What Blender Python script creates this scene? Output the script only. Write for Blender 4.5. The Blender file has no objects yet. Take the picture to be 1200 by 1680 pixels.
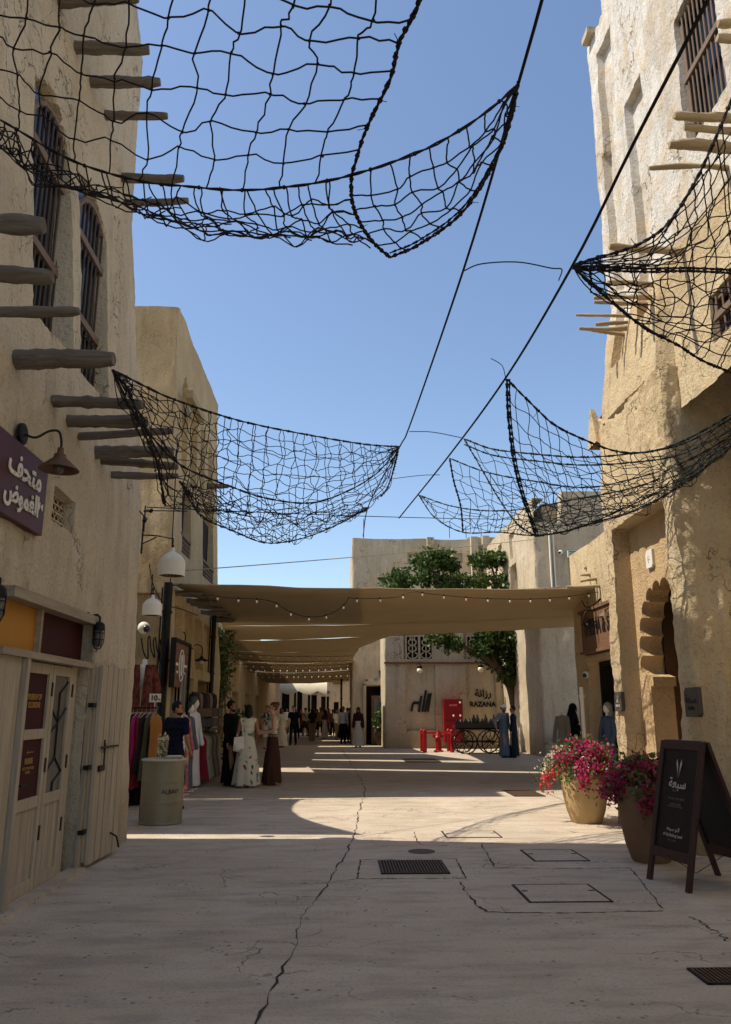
import bpy, bmesh, math, random
import numpy as np
from mathutils import Vector, Matrix
random.seed(7); np.random.seed(7)
SC = bpy.context.scene
COL = SC.collection
R = math.radians
# ------------------------------------------------------------------ camera
F = 1300.0; PITCH = math.atan(325 / F); YAW = math.atan(44 * math.cos(PITCH) / F); EYE = 1.62
cam_d = bpy.data.cameras.new('camera'); cam = bpy.data.objects.new('camera', cam_d); COL.objects.link(cam)
cam.location = (0, 0, EYE); cam.rotation_euler = (math.pi / 2 + PITCH, 0, -YAW)
cam_d.sensor_fit = 'VERTICAL'; cam_d.sensor_height = 24; cam_d.lens = 24 * F / 1680
cam_d.clip_start = 0.05; cam_d.clip_end = 3000
SC.camera = cam
# ------------------------------------------------------------------ world, sun, exposure
SUN_EL = R(56.5)
SUN_AZ_TILT = R(1.5)           # the sun stands over the left roofs, a touch beyond the facades
sdir = Vector((-math.cos(SUN_EL) * math.cos(SUN_AZ_TILT), math.cos(SUN_EL) * math.sin(SUN_AZ_TILT), math.sin(SUN_EL)))
W = bpy.data.worlds.new('World'); SC.world = W; W.use_nodes = True
nt = W.node_tree; bg = nt.nodes['Background']
sky = nt.nodes.new('ShaderNodeTexSky'); sky.sky_type = 'NISHITA'; sky.sun_disc = False
sky.sun_elevation = SUN_EL; sky.sun_rotation = math.atan2(sdir.x, sdir.y)
sky.air_density = 1.0; sky.dust_density = 0.6; sky.ozone_density = 1.5; sky.altitude = 0
nt.links.new(sky.outputs[0], bg.inputs[0]); bg.inputs[1].default_value = 0.145
sd = bpy.data.lights.new('sun', 'SUN'); sd.energy = 4.3; sd.angle = R(0.55); sd.color = (1.0, 0.92, 0.80)
so = bpy.data.objects.new('sun', sd); COL.objects.link(so); so.location = (-20, 5, 30)
so.rotation_euler = sdir.to_track_quat('Z', 'Y').to_euler()
SC.view_settings.view_transform = 'Standard'; SC.view_settings.look = 'None'
SC.view_settings.exposure = 0.38; SC.view_settings.gamma = 1.0; SC.view_settings.use_curve_mapping = False
# ------------------------------------------------------------------ surveying helpers
_f = np.array([math.sin(YAW) * math.cos(PITCH), math.cos(YAW) * math.cos(PITCH), math.sin(PITCH)])
_r = np.array([math.cos(YAW), -math.sin(YAW), 0.0]); _u = np.cross(_r, _f); _c = np.array([0, 0, EYE])
def _ray(px, py): return _f + _r * (px - 600) / F + _u * (840 - py) / F
def at(px, py, y): r = _ray(px, py); return Vector(_c + r * y / r[1])       # on the plane Y = y
def atx(px, py, x): r = _ray(px, py); return Vector(_c + r * x / r[0])      # on the plane X = x
def atz(px, py, z=0.0): r = _ray(px, py); return Vector(_c + r * (z - EYE) / r[2])
def hsh(i):
    i = (i.astype(np.int64) & 0xffffffff).astype(np.uint64)
    i = (i ^ (i >> np.uint64(16))) * np.uint64(0x45d9f3b) & np.uint64(0xffffffff)
    i = (i ^ (i >> np.uint64(16))) * np.uint64(0x45d9f3b) & np.uint64(0xffffffff)
    return ((i ^ (i >> np.uint64(16))) & np.uint64(0xffff)).astype(float) / 32767.5 - 1
def vn(x, y, z=0.0, seed=0):                                                 # value noise in -1..1
    x, y, z = np.broadcast_arrays(np.asarray(x, float), np.asarray(y, float), np.asarray(z, float))
    xi, yi, zi = np.floor(x), np.floor(y), np.floor(z); fx, fy, fz = x - xi, y - yi, z - zi
    fx, fy, fz = [t * t * (3 - 2 * t) for t in (fx, fy, fz)]
    r = 0
    for a in (0, 1):
        for b in (0, 1):
            for c in (0, 1):
                h = hsh((xi + a) * 374761393 + (yi + b) * 668265263 + (zi + c) * 2147483647 + seed * 974711)
                r = r + h * (fx if a else 1 - fx) * (fy if b else 1 - fy) * (fz if c else 1 - fz)
    return r
# ------------------------------------------------------------------ object helpers
MW = {}
def thing(name, label, cat, loc=(0, 0, 0), rz=0.0, group=None):
    o = bpy.data.objects.new(name, None); COL.objects.link(o); o.location = loc; o.rotation_euler = (0, 0, rz)
    o.empty_display_size = 0.1
    o['label'] = label; o['category'] = cat
    if group: o['group'] = group
    MW[o.name] = Matrix.Translation(Vector(loc)) @ Matrix.Rotation(rz, 4, 'Z')
    return o
def tag(o, label, cat, group=None):
    o['label'] = label; o['category'] = cat
    if group: o['group'] = group
    return o
def link(name, me, m, parent=None, world=False):
    o = bpy.data.objects.new(name, me); COL.objects.link(o)
    if m is not None:
        if not me.materials: me.materials.append(m)
    root = parent
    if parent is not None:
        o.parent = parent
        if world:
            M = MW.get(parent.name, Matrix())
            me.transform(M.inverted())
        MW[o.name] = Matrix() if parent.name not in MW else MW[parent.name].copy()
    return o
def dup(o, loc=None, rz=None, label=None, parent=None, group=None):
    c = o.copy(); COL.objects.link(c)
    if parent is not None: c.parent = parent
    if loc is not None: c.location = loc
    if rz is not None: c.rotation_euler = (0, 0, rz)
    if label: c['label'] = label
    if group: c['group'] = group
    for ch in list(o.children): dup(ch, parent=c)
    return c
def smooth(me, ang=None):
    me.polygons.foreach_set('use_smooth', np.ones(len(me.polygons), bool))
    if ang is not None:
        try: me.set_sharp_from_angle(angle=R(ang))
        except Exception: pass
class MB:
    def __init__(s): s.v = []; s.f = []
    def add(s, vs, fs):
        n = len(s.v); s.v += [tuple(p) for p in vs]; s.f += [tuple(i + n for i in f) for f in fs]; return s
    def box(s, c, d, rz=0.0, rot=None, j=0.0):
        M = rot if rot is not None else Matrix.Rotation(rz, 3, 'Z'); c = Vector(c); vs = []
        for x in (-1, 1):
            for y in (-1, 1):
                for z in (-1, 1):
                    vs.append(c + M @ Vector((x * d[0] / 2 + random.uniform(-j, j), y * d[1] / 2 + random.uniform(-j, j), z * d[2] / 2 + random.uniform(-j, j))))
        return s.add(vs, [(0, 1, 3, 2), (4, 6, 7, 5), (0, 4, 5, 1), (2, 3, 7, 6), (0, 2, 6, 4), (1, 5, 7, 3)])
    def span(s, a, b):
        a = Vector(a); b = Vector(b); return s.box((a + b) / 2, [abs(t) for t in (b - a)])
    def tube(s, pts, r, n=6, cap=True):
        pts = [Vector(p) for p in pts]; m = len(pts); rs = r if hasattr(r, '__len__') else [r] * m
        vs = []; t0 = (pts[1] - pts[0]).normalized(); up = Vector((0, 0, 1)) if abs(t0.z) < .9 else Vector((1, 0, 0))
        a = t0.cross(up).normalized()
        for i, p in enumerate(pts):
            t = (pts[min(i + 1, m - 1)] - pts[max(i - 1, 0)])
            t = t.normalized() if t.length > 1e-9 else t0
            a = (a - t * a.dot(t)); a = a.normalized() if a.length > 1e-6 else t.cross(Vector((.3, .5, .8))).normalized()
            b = t.cross(a)
            for k in range(n):
                an = 2 * math.pi * k / n; vs.append(p + (a * math.cos(an) + b * math.sin(an)) * rs[i])
        fs = [(i * n + k, i * n + (k + 1) % n, (i + 1) * n + (k + 1) % n, (i + 1) * n + k) for i in range(m - 1) for k in range(n)]
        if cap: fs += [tuple(range(n))[::-1], tuple((m - 1) * n + k for k in range(n))]
        return s.add(vs, fs)
    def lathe(s, prof, c=(0, 0, 0), n=24, sx=1, sy=1, M=None, cap=True):
        c = Vector(c); vs = []
        for r, z in prof:
            for k in range(n):
                a = 2 * math.pi * k / n; p = Vector((r * sx * math.cos(a), r * sy * math.sin(a), z)); vs.append(c + (M @ p if M else p))
        m = len(prof); fs = [(i * n + k, i * n + (k + 1) % n, (i + 1) * n + (k + 1) % n, (i + 1) * n + k) for i in range(m - 1) for k in range(n)]
        if cap: fs += [tuple(range(n))[::-1], tuple((m - 1) * n + k for k in range(n))]
        return s.add(vs, fs)
    def capsule(s, a, b, ra, rb=None, n=12):
        a = Vector(a); b = Vector(b); rb = ra if rb is None else rb
        L = (b - a).length; d = (b - a).normalized() if L > 1e-6 else Vector((0, 0, 1))
        q = Vector((0, 0, 1)).rotation_difference(d).to_matrix()
        pr = []
        for i in range(5): t = -math.pi / 2 + (math.pi / 2) * i / 4; pr.append((max(ra * math.cos(t), 1e-4), ra * math.sin(t)))
        for i in range(5): t = (math.pi / 2) * i / 4; pr.append((max(rb * math.cos(t), 1e-4), L + rb * math.sin(t)))
        return s.lathe(pr, a, n, M=q)
    def ball(s, c, rx, ry=None, rz=None, n=14, m=9, rot=None):
        ry = rx if ry is None else ry; rz = rx if rz is None else rz
        pr = [(max(math.cos(-math.pi / 2 + math.pi * i / m), 1e-3), math.sin(-math.pi / 2 + math.pi * i / m)) for i in range(m + 1)]
        D = Matrix.Diagonal((rx, ry, rz)); M = (rot @ D) if rot is not None else D
        return s.lathe(pr, c, n, M=M)
    def prism(s, poly, a, b, axis='X'):                                      # polygon in the other two axes, extruded a..b
        n = len(poly); vs = []
        for t in (a, b):
            for p, q in poly: vs.append({'X': (t, p, q), 'Y': (p, t, q), 'Z': (p, q, t)}[axis])
        fs = [(i, (i + 1) % n, n + (i + 1) % n, n + i) for i in range(n)] + [tuple(range(n))[::-1], tuple(range(n, 2 * n))]
        return s.add(vs, fs)
    def mesh(s, name='m', sm=False, ang=None):
        me = bpy.data.meshes.new(name); me.from_pydata([tuple(p) for p in s.v], [], s.f); me.update()
        bm = bmesh.new(); bm.from_mesh(me); bmesh.ops.recalc_face_normals(bm, faces=bm.faces); bm.to_mesh(me); bm.free()
        if sm or ang: smooth(me, ang)
        return me
    def build(s, name, m, parent=None, world=False, sm=False, ang=None, bevel=0.0, ):
        o = link(name, s.mesh(name, sm, ang), m, parent, world)
        if bevel:
            b = o.modifiers.new('bevel', 'BEVEL'); b.width = bevel; b.segments = 2; b.limit_method = 'ANGLE'
        return o
def catmull(P, n):
    P = [Vector(p) for p in P]
    L = [0.0]
    for i in range(1, len(P)): L.append(L[-1] + (P[i] - P[i - 1]).length)
    out = []
    for k in range(n + 1):
        t = L[-1] * k / n; i = 0
        while i < len(P) - 2 and L[i + 1] < t: i += 1
        u = (t - L[i]) / max(L[i + 1] - L[i], 1e-9)
        p1, p2 = P[i], P[i + 1]; p0 = P[i - 1] if i > 0 else p1 * 2 - p2; p3 = P[i + 2] if i + 2 < len(P) else p2 * 2 - p1
        out.append(0.5 * ((2 * p1) + (p2 - p0) * u + (2 * p0 - 5 * p1 + 4 * p2 - p3) * u * u + (3 * p1 - p0 - 3 * p2 + p3) * u ** 3))
    return out
# ------------------------------------------------------------------ materials
def lin(h):
    c = [int(h[i:i + 2], 16) / 255 for i in (0, 2, 4)]
    return tuple(x / 12.92 if x < .04045 else ((x + .055) / 1.055) ** 2.4 for x in c)
def N(nt, t, **k):
    n = nt.nodes.new(t)
    for a, b in k.items():
        if isinstance(b, tuple) or not hasattr(n, a): n.inputs[a].default_value = b
        else: setattr(n, a, b)
    return n
def noise(nt, vec, scale, detail=4, rough=.6):
    n = nt.nodes.new('ShaderNodeTexNoise'); n.inputs['Scale'].default_value = scale; n.inputs['Detail'].default_value = detail
    n.inputs['Roughness'].default_value = rough; nt.links.new(vec, n.inputs['Vector']); return n.outputs['Fac']
def ramp(nt, fac, a, b, ca=(0, 0, 0, 1), cb=(1, 1, 1, 1)):
    n = nt.nodes.new('ShaderNodeValToRGB'); n.color_ramp.elements[0].position = a; n.color_ramp.elements[1].position = b
    n.color_ramp.elements[0].color = ca; n.color_ramp.elements[1].color = cb; nt.links.new(fac, n.inputs[0]); return n.outputs[0]
def mixc(nt, fac, a, b, blend='MIX'):
    n = nt.nodes.new('ShaderNodeMix'); n.data_type = 'RGBA'; n.blend_type = blend
    for s, v in ((n.inputs[0], fac), (n.inputs[6], a), (n.inputs[7], b)):
        if isinstance(v, (tuple, list)): s.default_value = tuple(v) + ((1,) if len(v) == 3 else ())
        elif isinstance(v, (int, float)): s.default_value = v
        else: nt.links.new(v, s)
    return n.outputs[2]
def mapv(nt, vec, sc):
    m = nt.nodes.new('ShaderNodeMapping'); m.inputs['Scale'].default_value = sc; nt.links.new(vec, m.inputs[0]); return m.outputs[0]
def math_(nt, op, a, b=0.0, clamp=False):
    n = nt.nodes.new('ShaderNodeMath'); n.operation = op; n.use_clamp = clamp
    for s, v in ((n.inputs[0], a), (n.inputs[1], b)):
        if isinstance(v, (int, float)): s.default_value = v
        else: nt.links.new(v, s)
    return n.outputs[0]
def bump(nt, h, strength, dist, bs):
    b = nt.nodes.new('ShaderNodeBump'); b.inputs['Strength'].default_value = strength; b.inputs['Distance'].default_value = dist
    nt.links.new(h, b.inputs['Height']); nt.links.new(b.outputs[0], bs.inputs['Normal']); return b
def newmat(name):
    m = bpy.data.materials.new(name); m.use_nodes = True; return m, m.node_tree, m.node_tree.nodes['Principled BSDF']
def simple(name, c, rough=.7, metal=0.0, var=.18, scale=6, bmp=.15, bs=40, coord='Object', spec=.4, emit=None, grain=None):
    c = lin(c) if isinstance(c, str) else c
    m, nt, b = newmat(name); tc = nt.nodes.new('ShaderNodeTexCoord'); v = tc.outputs[coord]
    if grain: v = mapv(nt, v, grain)
    f = noise(nt, v, scale, 5)
    col = mixc(nt, f, tuple(x * (1 - var * 1.6) for x in c), tuple(min(x * (1 + var * 1.6), .95) for x in c))
    nt.links.new(col, b.inputs['Base Color']); b.inputs['Roughness'].default_value = rough; b.inputs['Metallic'].default_value = metal
    b.inputs['Specular IOR Level'].default_value = spec
    if bmp: bump(nt, noise(nt, v, bs, 3), bmp, .01, b)
    if emit: b.inputs['Emission Color'].default_value = tuple(lin(emit[0])) + (1,); b.inputs['Emission Strength'].default_value = emit[1]
    return m
def plaster(name, c1, c2, stain, white=None, wz=8.0, crack=1.0, bstr=.85):
    c1, c2, stain = [lin(c) for c in (c1, c2, stain)]
    m, nt, b = newmat(name); g = nt.nodes.new('ShaderNodeNewGeometry'); P = g.outputs['Position']
    big = noise(nt, P, .55, 5, .55); mid = noise(nt, P, 2.6, 6, .6); fine = noise(nt, P, 26, 5, .65)
    streak = noise(nt, mapv(nt, P, (4.2, 4.2, .42)), 1.0, 6, .62)
    col = mixc(nt, ramp(nt, big, .35, .65), c1, c2)
    if white:
        sx = nt.nodes.new('ShaderNodeSeparateXYZ'); nt.links.new(P, sx.inputs[0])
        zz = math_(nt, 'ADD', sx.outputs[2], math_(nt, 'MULTIPLY', mid, .25)); col = mixc(nt, math_(nt, 'MULTIPLY', math_(nt, 'SUBTRACT', zz, wz), 12, True), col, lin(white))
    col = mixc(nt, math_(nt, 'MULTIPLY', ramp(nt, streak, .5, .68), .38), col, stain)
    col = mixc(nt, math_(nt, 'MULTIPLY', ramp(nt, mid, .46, .64), .55), col, tuple(min(1, x * 1.22) for x in c2))
    col = mixc(nt, math_(nt, 'MULTIPLY', ramp(nt, fine, .54, .66), .45), col, tuple(x * .85 for x in stain))
    # grime near the ground
    sz = nt.nodes.new('ShaderNodeSeparateXYZ'); nt.links.new(P, sz.inputs[0])
    low = math_(nt, 'SUBTRACT', 1.0, math_(nt, 'MULTIPLY', math_(nt, 'ADD', sz.outputs[2], math_(nt, 'MULTIPLY', mid, -.9)), 1.7), True)
    col = mixc(nt, math_(nt, 'MULTIPLY', low, .45), col, tuple(x * .75 for x in stain))
    pt_ = noise(nt, mapv(nt, P, (.8, .8, .55)), 1.3, 2, .4); col = mixc(nt, math_(nt, 'MULTIPLY', ramp(nt, pt_, .56, .575), .30), col, tuple(x * .82 for x in c2))
    # hairline cracks and pits
    dist = noise(nt, P, 2.2, 4); wv = nt.nodes.new('ShaderNodeVectorMath'); wv.operation = 'ADD'
    sc = nt.nodes.new('ShaderNodeVectorMath'); sc.operation = 'SCALE'; sc.inputs['Scale'].default_value = 1.1
    n3 = nt.nodes.new('ShaderNodeTexNoise'); n3.inputs['Scale'].default_value = 2.4; n3.inputs['Detail'].default_value = 5; nt.links.new(P, n3.inputs['Vector'])
    nt.links.new(n3.outputs['Color'], sc.inputs[0]); nt.links.new(mapv(nt, P, (1.1, 1.1, .42)), wv.inputs[0]); nt.links.new(sc.outputs[0], wv.inputs[1])
    vo = nt.nodes.new('ShaderNodeTexVoronoi'); vo.feature = 'DISTANCE_TO_EDGE'; vo.inputs['Scale'].default_value = 1.1; nt.links.new(wv.outputs[0], vo.inputs['Vector'])
    line = ramp(nt, vo.outputs['Distance'], .0, .012, (1, 1, 1, 1), (0, 0, 0, 1))
    mask = ramp(nt, noise(nt, mapv(nt, P, (1, 1, .6)), .9, 3), .5, .58)
    ck = math_(nt, 'MULTIPLY', math_(nt, 'MULTIPLY', line, mask), crack)
    col = mixc(nt, math_(nt, 'MULTIPLY', ck, .75), col, tuple(x * .35 for x in stain))
    vp = nt.nodes.new('ShaderNodeTexVoronoi'); vp.inputs['Scale'].default_value = 9; nt.links.new(P, vp.inputs['Vector'])
    pit = math_(nt, 'MULTIPLY', ramp(nt, vp.outputs['Distance'], .03, .1, (1, 1, 1, 1), (0, 0, 0, 1)), ramp(nt, mid, .5, .6))
    col = mixc(nt, math_(nt, 'MULTIPLY', pit, .5), col, tuple(x * .45 for x in stain))
    nt.links.new(col, b.inputs['Base Color']); b.inputs['Roughness'].default_value = .93; b.inputs['Specular IOR Level'].default_value = .15
    h = math_(nt, 'ADD', math_(nt, 'MULTIPLY', mid, .8), math_(nt, 'MULTIPLY', fine, .5))
    h = math_(nt, 'ADD', h, math_(nt, 'MULTIPLY', noise(nt, mapv(nt, P, (9, 9, 4)), 1, 5, .7), .5))
    h = math_(nt, 'SUBTRACT', h, math_(nt, 'ADD', math_(nt, 'MULTIPLY', ck, .5), math_(nt, 'MULTIPLY', pit, .35)))
    h = math_(nt, 'ADD', h, math_(nt, 'MULTIPLY', streak, .35))
    bump(nt, h, bstr, .06, b)
    return m
M_ = {}
M_['adobe'] = plaster('adobe_tan', 'd0c4ac', 'c0b298', '91826b')
M_['adobe2'] = plaster('adobe_sand', 'cfba93', 'bfa880', '8c7452', crack=.35)
M_['adobeR'] = plaster('adobe_right', 'd3c09c', 'c0a882', '8b7453', white='ddd8ce', wz=7.75, bstr=.85)
M_['adobeG'] = plaster('adobe_grey', 'cdbda2', 'bfae90', '90795c')
M_['adobeS'] = plaster('adobe_shop', 'd2bd98', 'c2aa82', '8a7354')
M_['arch'] = plaster('arch_plaster', 'cfb48c', 'c0a279', '8d7350', crack=.3)
def wood(name, c1, c2, sc=(14, 14, .9), rough=.75, bmp=.3):
    c1 = lin(c1); c2 = lin(c2); m, nt, b = newmat(name); g = nt.nodes.new('ShaderNodeTexCoord'); v = mapv(nt, g.outputs['Object'], sc)
    f = noise(nt, v, 1.3, 8, .7); f2 = noise(nt, v, 6, 4, .6)
    col = mixc(nt, ramp(nt, f, .36, .66), c1, c2); col = mixc(nt, math_(nt, 'MULTIPLY', ramp(nt, f2, .55, .7), .35), col, tuple(x * .5 for x in c1))
    oi = nt.nodes.new('ShaderNodeObjectInfo')
    col = mixc(nt, math_(nt, 'MULTIPLY', oi.outputs['Random'], .3), col, tuple(x * .72 for x in c2))
    nt.links.new(col, b.inputs['Base Color']); b.inputs['Roughness'].default_value = rough
    bump(nt, math_(nt, 'ADD', f, math_(nt, 'MULTIPLY', f2, .5)), bmp, .015, b); return m
M_['wood'] = wood('weathered_teak', 'bfb198', '9b8d79', sc=(22, 22, 1.1), bmp=.5)
M_['wood_y'] = wood('weathered_teak_across', 'b0a288', '8a7c6a', sc=(14, .9, 14))
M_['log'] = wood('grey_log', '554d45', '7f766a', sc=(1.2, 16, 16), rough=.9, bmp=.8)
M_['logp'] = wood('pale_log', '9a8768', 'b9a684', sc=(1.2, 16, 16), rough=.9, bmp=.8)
M_['dwood'] = wood('dark_stained_wood', '2c1612', '3f211b', rough=.45)
M_['bwood'] = wood('brown_sign_wood', '6a4930', '7d5a3c', sc=(2, 2, 12))
M_['maroon'] = simple('maroon_board', '4c1d1c', .5, var=.08, bmp=.05)
M_['maroong'] = simple('maroon_film', '3a1013', .6, var=.08, bmp=0, spec=.15)
M_['yellow'] = simple('amber_pane', 'b37a1d', .35, var=.15, scale=2, bmp=0)
M_['glass'] = simple('grey_pane', '5a5750', .25, var=.3, scale=2, bmp=0)
M_['dglass'] = simple('dark_pane', '20242c', .12, var=.3, scale=2, bmp=0, spec=.6)
M_['iron'] = simple('black_iron', '15130f', .55, .3, bmp=.1)
M_['iron2'] = simple('black_steel_pole', '1a1916', .45, .5, bmp=.1)
M_['bar'] = simple('window_bar_brown', '3e322a', .6)
M_['frame'] = simple('window_frame_brown', '75614f', .7)
M_['rust'] = simple('rusty_tin', '6a523d', .6, .5, var=.4, scale=14, bmp=.3)
M_['white'] = simple('white_paint', 'e6e0cf', .5, var=.05)
M_['cream'] = simple('cream_letter', 'ded8ca', .6, var=.03, bmp=0)
M_['gold'] = simple('gold_print', 'a9823b', .4, .3, var=.05, bmp=0)
M_['blackp'] = simple('black_print', '120f0d', .5, var=.05, bmp=0)
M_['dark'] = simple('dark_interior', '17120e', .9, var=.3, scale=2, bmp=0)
M_['net'] = simple('tarred_cord', '1a1214', .85, var=.3, bmp=.3, bs=200)
M_['netg'] = simple('dark_green_cord', '12191a', .85, var=.3, bmp=.3, bs=200)
M_['red'] = simple('red_enamel', '8e1115', .35, var=.12, scale=4, bmp=.03)
M_['drum'] = simple('olive_grey_drum', '7c7763', .45, .2, var=.12, scale=3, bmp=.08, bs=9)
M_['bulb'] = simple('milk_bulb', 'efe4c8', .3, var=.03, bmp=0)
M_['skin'] = simple('tan_skin', '9a6c4e', .55, var=.06, bmp=0)
M_['skinl'] = simple('fair_skin', 'c89a7c', .55, var=.06, bmp=0)
M_['hair'] = simple('black_hair', '0e0c0b', .8, var=.3, scale=30, bmp=.4)
M_['hairb'] = simple('auburn_hair', '5a2f1c', .5, var=.3, scale=30, bmp=.4)
M_['sole'] = simple('dark_shoe', '191614', .6)
_cl = {}
def cloth(h, var=.12):
    if h not in _cl: _cl[h] = simple('fabric_' + h, h, .9, var=var, scale=5, bmp=.25, bs=60, spec=.15)
    return _cl[h]
def patterned(name, base, spots, scale=7, th=.6):
    m, nt, b = newmat(name); tc = nt.nodes.new('ShaderNodeTexCoord'); v = tc.outputs['Object']; col = lin(base)
    col = mixc(nt, 0.0, col, col)
    for i, h in enumerate(spots):
        mp = mapv(nt, v, (1 + .2 * i, 1.1, .7 + .2 * i)); n = nt.nodes.new('ShaderNodeTexNoise'); n.inputs['Scale'].default_value = scale * (1 + .23 * i); n.inputs['Detail'].default_value = 2
        n.noise_dimensions = '4D'; n.inputs['W'].default_value = 3.1 * i; nt.links.new(mp, n.inputs['Vector'])
        col = mixc(nt, ramp(nt, n.outputs['Fac'], th + .03 * i, th + .03 * i + .02), col, lin(h))
    nt.links.new(col, b.inputs['Base Color']); b.inputs['Roughness'].default_value = .9
    return m
def sailmat():
    m, nt, b = newmat('shade_sail_cloth'); nt.nodes.remove(b); out = nt.nodes['Material Output']
    tc = nt.nodes.new('ShaderNodeTexCoord'); f = noise(nt, tc.outputs['Object'], 1.2, 4); f2 = noise(nt, mapv(nt, tc.outputs['Object'], (.4, 3, 1)), 6, 3)
    col = mixc(nt, f, lin('bdab8e'), lin('a99778')); col = mixc(nt, math_(nt, 'MULTIPLY', f2, .3), col, lin('8f7c5e'))
    d = nt.nodes.new('ShaderNodeBsdfDiffuse'); t = nt.nodes.new('ShaderNodeBsdfTranslucent'); mx = nt.nodes.new('ShaderNodeMixShader'); mx.inputs[0].default_value = .32
    nt.links.new(col, d.inputs[0]); nt.links.new(col, t.inputs[0]); nt.links.new(d.outputs[0], mx.inputs[1]); nt.links.new(t.outputs[0], mx.inputs[2]); nt.links.new(mx.outputs[0], out.inputs[0])
    return m
M_['sail'] = sailmat()
def leafmat(name, a, b_, tr=.25, rough=.35):
    m, nt, b = newmat(name); out = nt.nodes['Material Output']; g = nt.nodes.new('ShaderNodeNewGeometry'); rnd = g.outputs['Random Per Island']
    col = mixc(nt, rnd, lin(a), lin(b_)); nt.links.new(col, b.inputs['Base Color']); b.inputs['Roughness'].default_value = rough
    t = nt.nodes.new('ShaderNodeBsdfTranslucent'); mx = nt.nodes.new('ShaderNodeMixShader'); mx.inputs[0].default_value = tr
    nt.links.new(col, t.inputs[0]); nt.links.new(b.outputs[0], mx.inputs[1]); nt.links.new(t.outputs[0], mx.inputs[2]); nt.links.new(mx.outputs[0], out.inputs[0]); return m
M_['leaf'] = leafmat('tree_leaf', '263c12', '5d7430', rough=.5)
M_['leaf2'] = leafmat('shrub_leaf', '34471f', '6d8040')
M_['petal'] = leafmat('pink_bract', 'a8154f', 'd43a78', .35, .7)
M_['petal2'] = leafmat('red_bract', 'c92a35', 'e4585a', .35, .7)
M_['petal3'] = leafmat('pale_bract', 'd9cfae', 'efe6cc', .35, .7)
M_['passage'] = simple('brown_passage_shade', '5a4330', .9, var=.2, scale=2, bmp=.2)  # deep shade behind the arch put into a dark brown colour
M_['bark'] = simple('tree_bark', '4f4132', .9, var=.3, scale=9, bmp=.7, bs=20)
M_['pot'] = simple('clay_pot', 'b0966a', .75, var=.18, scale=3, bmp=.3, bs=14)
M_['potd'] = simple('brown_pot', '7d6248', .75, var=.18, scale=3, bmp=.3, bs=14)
# ------------------------------------------------------------------ adobe walls as relief surfaces
def fastmesh(name, V, Q, sm=True, k=4):
    me = bpy.data.meshes.new(name); V = np.ascontiguousarray(V, dtype=np.float32); Q = np.ascontiguousarray(Q, dtype=np.int32)
    me.vertices.add(len(V)); me.vertices.foreach_set('co', V.ravel()); me.loops.add(Q.size); me.loops.foreach_set('vertex_index', Q.ravel())
    me.polygons.add(len(Q)); me.polygons.foreach_set('loop_start', np.arange(0, Q.size, k, dtype=np.int32))
    me.polygons.foreach_set('loop_total', np.full(len(Q), k, dtype=np.int32)); me.update(calc_edges=True)
    if sm: smooth(me, 50)
    me.validate(); return me
def grid(a, b, step, edges, lo=.012):
    g = list(np.linspace(a, b, max(2, int(round((b - a) / step)) + 1)))
    ex = [];
    for e in edges:
        if a < e < b: ex += [e - lo, e + lo]
    g = [x for x in g if all(abs(x - e) > lo * 1.6 for e in ex) or x in (a, b)]
    return np.array(sorted(set(g + [x for x in ex if a < x < b])))
def NOf(i, P, L): t = (P[i + 1] - P[i]) / (L[i + 1] - L[i]); return np.array([t[1], -t[0]])
def mitre(j, P, L): a = NOf(j - 1, P, L); b = NOf(j, P, L); n = a + b; n = n / np.hypot(*n); return n / max(n @ b, .3)
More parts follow.
